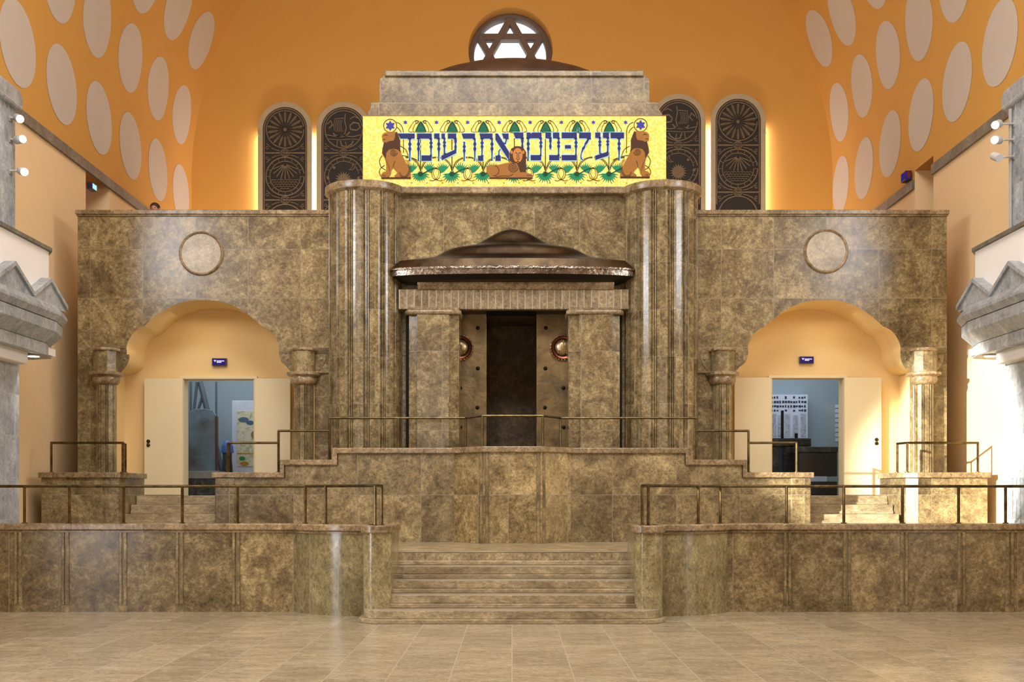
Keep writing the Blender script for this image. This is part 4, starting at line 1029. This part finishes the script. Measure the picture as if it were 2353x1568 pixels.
# ------------------------------------------------------------------ arched relief windows on the back wall
YQ = YB - .16
def arched_window(num, cpx, cpy, r, kind, label):
    t = thing('window_%d' % num, label, 'window', (sx(cpx, YQ), YQ, 5.4)); t['kind'] = 'structure'
    k = YQ/F; c = (sx(cpx, YQ), sz(cpy, YQ)); R = r*k; Ro = (r+11)*k; zb = 5.4
    out = [(c[0]-Ro, zb)] + [(c[0]+Ro*math.cos(a), c[1]+Ro*math.sin(a)) for a in [PI - PI*j/28 for j in range(29)]] + [(c[0]+Ro, zb)]
    inn = [(c[0]-R, zb)] + [(c[0]+R*math.cos(a), c[1]+R*math.sin(a)) for a in [PI - PI*j/28 for j in range(29)]] + [(c[0]+R, zb)]
    b = MB(); n = len(out); vs = []; fs = []
    for (o, i) in zip(out, inn): vs += [(o[0], YQ-.05, o[1]), (i[0], YQ-.05, i[1]), (i[0], YQ+.03, i[1]), (o[0], YQ+.03, o[1])]
    for j in range(n-1):
        for i in range(4): fs.append((4*j+i, 4*j+(i+1) % 4, 4*(j+1)+(i+1) % 4, 4*(j+1)+i))
    b.add(vs, fs); b.build('window_frame', M['frame'], t, smooth=40)
    b = MB(); b.prism_xz(inn, YQ, YQ+.04); pn = b.build('pane', M['reliefbg'], t)
    Ri = (r-6)*k
    def S(b_, pts, w_, d=0): b_.stroke([(c[0]+x*k, c[1]-y*k) for x, y in pts], w_*k, YQ-.02-d, .025)
    b = MB()
    S(b, [(-(r-3), 190), (-(r-3), 0)] + [((r-3)*math.cos(PI+PI*j/20), (r-3)*math.sin(PI+PI*j/20)) for j in range(1, 20)] + [(r-3, 0), (r-3, 190)], 2.6)
    S(b, circ(0, 0, r-8, 40), 2.2); S(b, circ(0, 108, r-7, 40), 2.4); S(b, circ(0, 108, r-16, 40), 1.6); S(b, circ(0, 216, r-7, 40), 2.4)
    for yy in (54, 162):
        S(b, [(-r+5, yy), (r-5, yy)], 3.0); S(b, circ(0, yy, 10, 14, ry=8), 2); S(b, circ(0, yy, 6, 12, ry=5), 1.5)
        for q in (-1, 1):
            S(b, [(q*12, yy-5), (q*22, yy-7), (q*34, yy-13)], 1.6); S(b, [(q*12, yy+5), (q*22, yy+7), (q*34, yy+13)], 1.6)
            for v in (-1, 1): S(b, [(q*(r-8), yy+v*22), (q*(r-22), yy+v*9)], 1.6); S(b, circ(q*(r-10), yy+v*12, 3, 8), 1.5)
    for j in range(16):
        a = 2*PI*j/16; S(b, [((r-15)*math.cos(a), 108+(r-15)*math.sin(a)), ((r-8)*math.cos(a), 108+(r-8)*math.sin(a))], 1.2)
    if kind == 'rays':
        for j in range(18):
            a = 2*PI*j/18 + PI/2; rr = r-11
            b.prism_xz([(c[0]+x*k, c[1]-y*k) for x, y in ((7*math.cos(a), 7*math.sin(a)), (rr*math.cos(a-.045), rr*math.sin(a-.045)), (rr*math.cos(a+.045), rr*math.sin(a+.045)))], YQ-.025, YQ)
        for j in range(36):
            a = 2*PI*(j+.5)/36 + PI/2; S(b, [(18*math.cos(a), 18*math.sin(a)), ((r-14)*math.cos(a), (r-14)*math.sin(a))], .7)
        b.lathe([(4.5*k, 0), (4*k, .04), (.5*k, .06)], 0, 0, 12)
        m_ = 36; b.v[-m_:] = [(c[0]+x, YQ-z, c[1]+y) for x, y, z in b.v[-m_:]]
        for j in range(9):
            a = PI*(.13 + .74*j/8); S(b, [(2*math.cos(a), 80+2*math.sin(a)), (36*math.cos(a), 80+ 36*math.sin(a)*(.8+.2*math.sin(a)))], 1.8)
        for r_ in range(5):
            for q in range(-4, 5):
                xx = q*7 + (3.5 if r_ % 2 else 0); yy = 116 + 5*r_
                if xx*xx + (yy-108)**2 < (r-20)**2: S(b, circ(xx, yy+3, 3.8, 6, PI, 2*PI), 1.1)
    else:
        fl = 1 if num == 2 else -1
        def fx(pts): return [(fl*x, y) for x, y in pts]
        S(b, fx([(-40, 12), (-20, 16), (0, 14), (20, 17), (41, 12)]), 2); S(b, fx([(-36, 22), (-10, 24), (20, 22), (38, 24)]), 1.6)
        S(b, fx([(-24, 8), (-20, 14), (-6, 16), (6, 14), (14, 6)]), 3); S(b, fx([(2, 12), (6, -4), (2, -20), (4, -36)]), 2.2)
        for q in range(5): S(b, fx([(-20+4*q, -22), (-23+4*q, -10), (-21+4*q, 2), (-18+4*q, 6)]), 1.5)
        S(b, fx([(-22, -24), (0, -26)]), 2); S(b, fx([(-20, 4), (0, 3)]), 2)
        S(b, fx([(14, -8), (22, -16), (34, -14), (38, -4), (30, 2), (16, 0), (14, -8)]), 3); S(b, fx([(14, -24), (24, -30), (32, -26)]), 2)
        S(b, fx([(-38, -12), (-30, -20), (-26, -10), (-34, -2)]), 2.4)
        S(b, fx([(-8, 26), (-4, 38), (8, 40), (18, 34), (22, 26)]), 3); S(b, fx([(4, 28), (6, 38)]), 2); S(b, fx([(-14, 22), (-16, 40)]), 2)
        b.prism_xz(starpoly(c[0], c[1]-116*k, 20*k, 18, .62), YQ-.03, YQ)
        S(b, fx([(18, 76), (24, 80), (25, 88), (20, 93), (12, 92), (18, 89), (21, 84), (18, 76)]), 1.6)
        for q in ((-22, 88), (-36, 112), (34, 112)): b.prism_xz([(c[0]+(q[0]*fl+3.2*math.cos(a))*k, c[1]-(q[1]+3.2*math.sin(a))*k) for a in [PI*j/5 for j in range(10)]], YQ-.03, YQ)
    b.build('relief_lines', M['relief'], pn)
    for q in (-1, 1):
        b = MB(); xx = c[0] + q*(Ro-.03); b.box(xx-.015, xx+.015, YQ+.07, YQ+.10, zb, c[1]-.1); b.build('light_strip', M['led'], t)
arched_window(1, 655.5, 298, 51, 'rays', 'dark arched relief window with a sunburst at the far left of the back wall')
arched_window(2, 790, 298, 51, 'ship', 'dark arched relief window with a ship just left of the mosaic')
arched_window(3, 1558.5, 280, 51.5, 'ship', 'dark arched relief window with a ship just right of the mosaic')
arched_window(4, 1695.5, 280, 52, 'rays', 'dark arched relief window with a sunburst at the far right of the back wall')
for px, py, lab in ((596, 313, 'tiny white sensor on the frame of the far left relief window'), (1757, 307, 'tiny dark sensor on the frame of the far right relief window')):
    c = P(px, py, YQ-.05); b = MB(); b.lathe([(.03, 0), (.03, .05), (.015, .08)], 0, 0, 10); b.v = [(c[0]+x, c[1]-z, c[2]+y) for x, y, z in b.v]
    b.box(c[0]-.01, c[0]+.01, c[1]-.02, c[1]+.0, c[2]-.06, c[2]); tag(b.build('wall_sensor', M['wall_lamp'], smooth=40, origin=c), lab, 'sensor')

# ------------------------------------------------------------------ galleries
def gallery(s):
    side = 'left' if s < 0 else 'right'
    t = thing('gallery_balcony', 'balcony with white parapet over a grey stone gabled fascia at the %s edge' % side, 'balcony', (s*7, 16, 3.7))
    def mx(pts): return [(s*x, y) for x, y in pts]
    path = [(7.05, 12.0), (7.05, 17.12), (7.17, 17.62), (7.5, 17.75), (8.09, 17.78)]
    pth = mx(path)
    def sw(prof, name, mat, bev=0):
        b = MB()
        pr = [(-o if s < 0 else o, z) for o, z in prof]
        # travelling +Y the right hand side is +X: outward (to the nave) for the left gallery
        b.sweep(pth, [(o if s < 0 else -o, z) for o, z in prof]); b.build(name, M[mat], t, bevel=bev)
    sw([(0, 3.72), (0, 3.90), (-.5, 3.90), (-.5, 3.74)], 'lower_fascia', 'grey', .01)
    sw([(-.01, 3.905), (.15, 4.07), (.15, 4.225), (-.45, 4.225), (-.45, 3.905)], 'middle_fascia', 'grey', .008)
    sw([(.15, 4.235), (.215, 4.32), (.215, 4.36), (.15, 4.46), (-.4, 4.46), (-.4, 4.235)], 'upper_fascia', 'grey', .008)
    for k, yc in enumerate((13.38, 14.62, 15.86, 17.1)):
        h = .62
        if k == 3:
            pass
        X0 = s*7.05
        b = MB(); xo = X0 - s*(-.0) - s*.10
        pts = [(yc-h, 4.46), (yc+h, 4.46), (yc+h, 4.50), (yc, 4.82), (yc-h, 4.50)]
        b.prism_yz(pts, s*(7.05-.06), s*(7.05+.10)); g = b.build('gable', M['grey'], t)
        b = MB()
        for q in (-1, 1):
            b.prism_yz([(yc, 4.82), (yc+q*h, 4.50), (yc+q*h, 4.56), (yc, 4.885)], s*(7.05-.10), s*(7.05+.14))
        b.build('gable_coping', M['grey'], g)
    b = MB(); b.sweep(mx([(7.17, 12.0), (7.17, 17.38), (7.3, 17.6), (8.09, 17.66)]), [(.05 if s < 0 else -.05, 4.4), (.05 if s < 0 else -.05, 5.34), (-.1 if s < 0 else .1, 5.34), (-.1 if s < 0 else .1, 4.4)])
    b.build('parapet', M['white'], t)
    b = MB(); b.sweep(mx([(7.17, 12.0), (7.17, 17.38), (7.3, 17.6), (8.09, 17.66)]), [(.10 if s < 0 else -.10, 5.345), (.10 if s < 0 else -.10, 5.395), (-.14 if s < 0 else .14, 5.395), (-.14 if s < 0 else .14, 5.345)])
    b.build('parapet_coping', M['trim'], t)
    b = MB(); x0, x1 = sorted((s*7.1, s*8.09)); b.box(x0, x1, 12, 17.6, 3.75, 3.86); b.box(x0, x1, 12, 17.6, 4.2, 4.35); b.build('soffit', M['white'], t)
    b = MB(); x0, x1 = sorted((s*7.22, s*8.0)); b.box(x0, x1, 15.2, 16.9, 3.55, 3.76); b.build('soffit_box', M['white'], t, bevel=.03)
    # pier below and above
    for (za, zb, nm, lab, xi) in ((0, 3.72, 'gallery_pier', 'square grey stone pier under the %s gallery' % side, 7.40), (4.36, 7.42, 'gallery_pier', 'square grey stone pier above the %s gallery parapet with spotlights' % side, 7.46)):
        tp = thing(nm, lab, 'pier', (s*7.75, 16.5, za))
        x0, x1 = sorted((s*xi, s*8.08)); c = .1
        pts = [(x1, 16.0), (x1, 17.0), (x0, 17.0), (x0, 16.0)]
        if s > 0: pts = [(x0+c, 15.95), (x0, 16.05+c), (x0, 17.0), (x1, 17.0), (x1, 15.95)]
        else: pts = [(x1-c, 15.95), (x1, 16.05+c), (x1, 17.0), (x0, 17.0), (x0, 15.95)]
        b = MB(); b.prism_xy(pts, za, zb); b.build('shaft', M['greyp'], tp, bevel=.01)
        fb = MB()
        for q in range(4):
            yq = 16.45 + .13*q
            fb.box(s*(xi-.012), s*(xi+.01), yq, yq+.05, za, (zb if za > 1 else 2.1))
        fb.build('fluting', M['greyp'], tp)
        if za > 1:
            b = MB(); x0, x1 = sorted((s*(xi-.08), s*8.08))
            b.prism_yz([(15.85, 7.38), (17.05, 7.38), (17.1, 7.44), (17.1, 7.6), (17.0, 7.68), (15.9, 7.68)], x0, x1); b.build('pier_cap', M['greyp'], tp, bevel=.04)
gallery(-1); gallery(1)
# downlights under the galleries
for s in (-1, 1):
    b = MB(); c = (s*7.25, 17.15, 3.74); b.lathe([(.11, 3.72), (.10, 3.705), (.08, 3.70)], c[0], c[1], 20); t = thing('downlight', 'round recessed downlight under the %s gallery' % ('left' if s < 0 else 'right'), 'lamp', (c[0], c[1], 3.7))
    b.build('lamp_ring', M['wall_lamp'], t, smooth=40)
    b = MB(); b.lathe([(.085, 3.703), (.08, 3.697)], c[0], c[1], 20); b.build('lamp_lens', M['lamp'], t)
# spotlights
def spot(cpos, aim, label, s, lit=True):
    c = Vector(cpos); d = Vector(aim).normalized()
    t = thing('spotlight', label, 'lamp', tuple(c), 'spotlights on the %s upper pier' % ('left' if s < 0 else 'right'))
    b = MB(); b.tube([c - d*.09, c + d*.09], .06, 16); b.build('lamp_housing', M['wall_lamp'], t, smooth=40)
    b = MB(); b.tube([c + d*.088, c + d*.096], .052, 16); b.build('lamp_lens', M['lamp'] if lit else M['wall_lamp'], t)
    b = MB(); b.tube([c - d*.05, (s*7.46, c.y, c.z + .01)], .016, 8); b.tube([(s*7.45, c.y, c.z+.01), (s*7.47, c.y, c.z+.01)], .05, 12); b.build('arm', M['wall_lamp'], t, smooth=40)
Yq = 16.8
for px, py, aim, word in ((42, 272, (.6, -.7, -.35), 'topmost'), (45, 321, (.8, -.6, -.1), 'middle'), (52, 394, (.6, -.7, -.3), 'lowest')):
    spot(P(px, py, Yq), aim, '%s white spotlight on the left upper pier' % word, -1)
for px, py, aim, word, lit in ((2291, 286, (-.6, -.7, -.35), 'topmost', True), (2291, 322, (-.7, -.7, -.2), 'middle', True), (2290, 361, (-.1, .8, .4), 'lowest, unlit', False)):
    spot(P(px, py, Yq), aim, '%s white spotlight on the right upper pier' % word, 1, lit)
b = MB(); b.box(7.40, 7.43, 16.82, 16.86, 5.4, 7.35); tag(b.build('conduit', M['wall_lamp'], origin=(7.415, 16.84, 5.4)), 'thin white vertical conduit on the right upper pier', 'conduit')
# gallery exit signs
b = MB(); x0 = -8.1+.02
t = thing('illuminated_sign', 'small cyan lit sign in the left gallery opening', 'sign', (-8.0, 21.7, 7.2))
b.box(-8.12, -8.02, 21.62, 21.86, sz(433, 21.6), sz(418, 21.6)); b.build('casing', M['signblk'], t)
b = MB(); b.box(-8.02, -8.015, 21.64, 21.84, sz(431, 21.6), sz(420, 21.6)); b.build('lit_face', M['signcyan'], t)
Yq = 22.85; t = thing('illuminated_sign', 'small purple sign with red back above the right gallery trim', 'sign', (8.0, Yq, 7.95))
zc = 7.97
b = MB(); b.box(7.95, 8.07, Yq, Yq+.28, zc, zc+.18); b.build('casing', M['signblk'], t)
b = MB(); b.box(7.945, 7.95, Yq+.02, Yq+.26, zc+.02, zc+.16); b.box(7.965, 8.05, Yq-.006, Yq, zc+.02, zc+.16); b.build('lit_face', M['purple'], t)
b = MB(); b.box(7.98, 8.05, Yq-.012, Yq-.006, zc+.05, zc+.16); b.build('red_back', M['red'], t)

# person on the terrace
pt = thing('person', 'person with short dark hair mostly hidden behind the left arcade wall top', 'person', (sx(356, 21.2), 21.2, 5.3))
cx = sx(356, 21.2); zt = sz(466, 21.2)
hz = zt - .12
me = bpy.data.meshes.new('body'); bm = bmesh.new()
chain = {'pel': (0, 0, .92), 'waist': (0, 0, 1.08), 'chest': (0, -.01, 1.3), 'neck': (0, 0, 1.46), 'head': (0, -.01, 1.58), 'top': (0, 0, 1.66),
         'shl': (-.18, 0, 1.40), 'ell': (-.25, 0, 1.12), 'hal': (-.25, -.08, .86), 'shr': (.18, 0, 1.40), 'elr': (.25, 0, 1.12), 'har': (.25, -.08, .86),
         'hl': (-.1, 0, .88), 'kl': (-.11, -.02, .48), 'al': (-.11, 0, .06), 'fl': (-.11, -.16, .03), 'hr': (.1, 0, .88), 'kr': (.11, -.02, .48), 'ar': (.11, 0, .06), 'fr': (.11, -.16, .03)}
rad = dict(pel=.15, waist=.13, chest=.15, neck=.06, head=.09, top=.075, shl=.07, ell=.045, hal=.035, shr=.07, elr=.045, har=.035, hl=.085, kl=.06, al=.045, fl=.035, hr=.085, kr=.06, ar=.045, fr=.035)
edges = [('pel','waist'),('waist','chest'),('chest','neck'),('neck','head'),('head','top'),('chest','shl'),('shl','ell'),('ell','hal'),('chest','shr'),('shr','elr'),('elr','har'),('pel','hl'),('hl','kl'),('kl','al'),('al','fl'),('pel','hr'),('hr','kr'),('kr','ar'),('ar','fr')]
keys = list(chain); sc_ = (zt - 5.3)/1.74
me.from_pydata([tuple(v*sc_ for v in chain[k]) for k in keys], [(keys.index(a), keys.index(c)) for a, c in edges], [])
ob = bpy.data.objects.new('body', me); col.objects.link(ob); ob.parent = pt; me.materials.append(M['shirt'])
sk = ob.modifiers.new('skin', 'SKIN'); 
if not me.skin_vertices: 
    bmm = bmesh.new(); bmm.from_mesh(me); bmm.verts.layers.skin.verify(); bmm.to_mesh(me); bmm.free()
for i, k in enumerate(keys): me.skin_vertices[0].data[i].radius = (rad[k], rad[k]); me.skin_vertices[0].data[i].use_root = (k == 'pel')
ob.modifiers.new('sub', 'SUBSURF').render_levels = 2
def ball(name, c, r, mat, parent, n=16):
    b = MB(); prof = [(max(.001, math.cos(-PI/2+PI*i/10)), math.sin(-PI/2+PI*i/10)) for i in range(11)]
    b.lathe(prof, 0, 0, n); b.v = [(c[0]+x*r[0], c[1]+y*r[1], c[2]+z*r[2]) for x, y, z in b.v]; return b.build(name, mat, parent, smooth=60)
hd = ball('head', (cx, 21.19, zt-.125), (.078, .10, .118), M['skin'], pt)
ball('hair', (cx, 21.21, zt-.085), (.092, .112, .090), M['hair'], pt)
for q in (-1, 1): ball('eye', (cx+q*.03, 21.095, zt-.115), (.011, .008, .007), M['hair'], hd, 8); ball('ear', (cx+q*.083, 21.2, zt-.12), (.012, .02, .032), M['skin'], hd, 8)
ball('nose', (cx, 21.085, zt-.14), (.012, .016, .022), M['skin'], hd, 8)

# ------------------------------------------------------------------ assumed unseen windows added for light, and lamps
wn = 6
def assumed_side_window(s, y0, y1, z0, z1, strength, cold=(.82, .90, 1.0)):  # assumed windows out of view, added to put highlights on the polished stone
    global wn
    t = thing('window_%d' % wn, '%s assumed daylight window in the %s side wall %s' % ('low' if z0 < 3 else 'high gallery', 'left' if s < 0 else 'right', 'just outside the view' if y0 > 12 else 'close to the viewer'), 'window', (s*8.0, (y0+y1)/2, z0)); t['kind'] = 'structure'
    m_ = emit('daylight_%d' % wn, cold, strength); wn += 1  # emissive pane stands in for daylight
    X = s*(WX-.03)
    b = MB(); b.box(X, X-s*.02, y0, y1, z0, z1); b.build('pane', m_, t)
    b = MB()
    for (a, c, d, e) in ((y0-.08, y0, z0-.08, z1+.08), (y1, y1+.08, z0-.08, z1+.08), (y0, y1, z0-.08, z0), (y0, y1, z1, z1+.08), ((y0+y1)/2-.02, (y0+y1)/2+.02, z0, z1)):
        b.box(X, X-s*.08, a, c, d, e)
    b.build('window_frame', M['trim'], t)
assumed_side_window(-1, 12.4, 14.2, 6.2, 8.6, 80); assumed_side_window(1, 12.4, 14.2, 6.2, 8.6, 70)
assumed_side_window(-1, 7.5, 9.3, 6.4, 9.2, 30); assumed_side_window(1, 7.5, 9.3, 6.4, 9.2, 22)
assumed_side_window(-1, 8.9, 10.0, .3, 2.6, 60); assumed_side_window(1, 8.6, 9.8, .4, 2.9, 10)
def area(name, loc, rot, size, size_y, energy, color):
    l = bpy.data.lights.new(name, 'AREA'); l.shape = 'RECTANGLE'; l.size = size; l.size_y = size_y; l.energy = energy; l.color = color
    o = bpy.data.objects.new(name, l); col.objects.link(o); o.location = loc; o.rotation_euler = rot; return o
def look(o, target):
    d = Vector(target) - Vector(o.location); o.rotation_euler = d.to_track_quat('-Z', 'Y').to_euler()
o = area('ceiling_light', (0, 9, 15.0), (0, 0, 0), 8, 12, 3300, (.95, .97, 1)); look(o, (0, 12, 2))  # assumed overhead light, out of view
o = area('vault_fill_light', (0, 4.5, 16.2), (0, 0, 0), 11, 3, 2300, (.93, .97, 1)); look(o, (0, 20, 4))  # added fill light hung under the vault, no window there
struct(bx(-12, 12, -8.3, -8.0, 0, 18.3).build('wall_front', M['cream']))
for xx in (-3.4, 3.4):
    t = thing('window_%d' % wn, 'assumed daylight window in the wall behind the viewer on the %s' % ('left' if xx < 0 else 'right'), 'window', (xx, -8, 4)); t['kind'] = 'structure'
    b = MB(); b.box(xx-.8, xx+.8, -8.0, -7.98, 4.0, 6.4); b.build('pane', emit('daylight_%d' % wn, (.9, .95, 1), 30 if xx < 0 else 6), t)  # assumed window, glowing pane added for reflections in the shrine stone
    b = MB()
    for (a, c, d, e) in ((-.88, -.8, 3.92, 6.48), (.8, .88, 3.92, 6.48), (-.8, .8, 3.92, 4.0), (-.8, .8, 6.4, 6.48)): b.box(xx+a, xx+c, -8.0, -7.92, d, e)
    b.build('window_frame', M['trim'], t); wn += 1
# warm uplights on the terrace behind the arcade
for x in (-5.6, 5.8):
    o = area('terrace_uplight', (x, 26.0, 5.5), (0, 0, 0), 3.5, .4, 330, (1, .82, .62)); look(o, (x*.9, YB, 9.5))
# cool light in the rooms beyond the doors
for x in (-5.6, 5.7):
    o = area('room_light', (x, 22.8, 4.85), (0, 0, 0), 2.5, 2.0, 120, (.84, .93, 1.0))
    o = area('arch_light', (x-.6*(1 if x < 0 else -1)*0, 20.3, 4.85), (0, 0, 0), .9, .3, 7, (1, .86, .62))
# shaft of low sunlight from the left onto the far right corner
l = bpy.data.lights.new('sun_shaft', 'SPOT'); l.energy = 110000; l.color = (1, .96, .86); l.spot_size = math.radians(15); l.spot_blend = .3; l.shadow_soft_size = .12
o = bpy.data.objects.new('sun_shaft', l); col.objects.link(o); o.location = (-7.4, 9.0, 5.2); look(o, (7.6, 18.9, 2.0))
for s in (-1, 1):
    l = bpy.data.lights.new('downlight_beam', 'SPOT'); l.energy = 60; l.spot_size = 1.6; l.spot_blend = .6; l.color = (1, .96, .88)
    o = bpy.data.objects.new('downlight_beam', l); col.objects.link(o); o.location = (s*7.25, 17.15, 3.68)

# ------------------------------------------------------------------ world, camera, view
w = bpy.data.worlds.new('World'); bpy.context.scene.world = w; w.use_nodes = True
bg = w.node_tree.nodes['Background']; bg.inputs[0].default_value = (.95, .95, 1, 1); bg.inputs[1].default_value = 1.2
cam = bpy.data.cameras.new('Camera'); co = bpy.data.objects.new('Camera', cam); col.objects.link(co)
co.location = (0, 0, EH); co.rotation_euler = (PI/2, 0, 0)
cam.sensor_width = 36; cam.lens = F/2353*36; cam.shift_y = (HY-784)/2353; cam.clip_end = 200
sc = bpy.context.scene; sc.camera = co
sc.view_settings.view_transform = 'Standard'; sc.view_settings.look = 'None'; sc.view_settings.gamma = 1; sc.view_settings.use_curve_mapping = False
sc.view_settings.exposure = -1.25
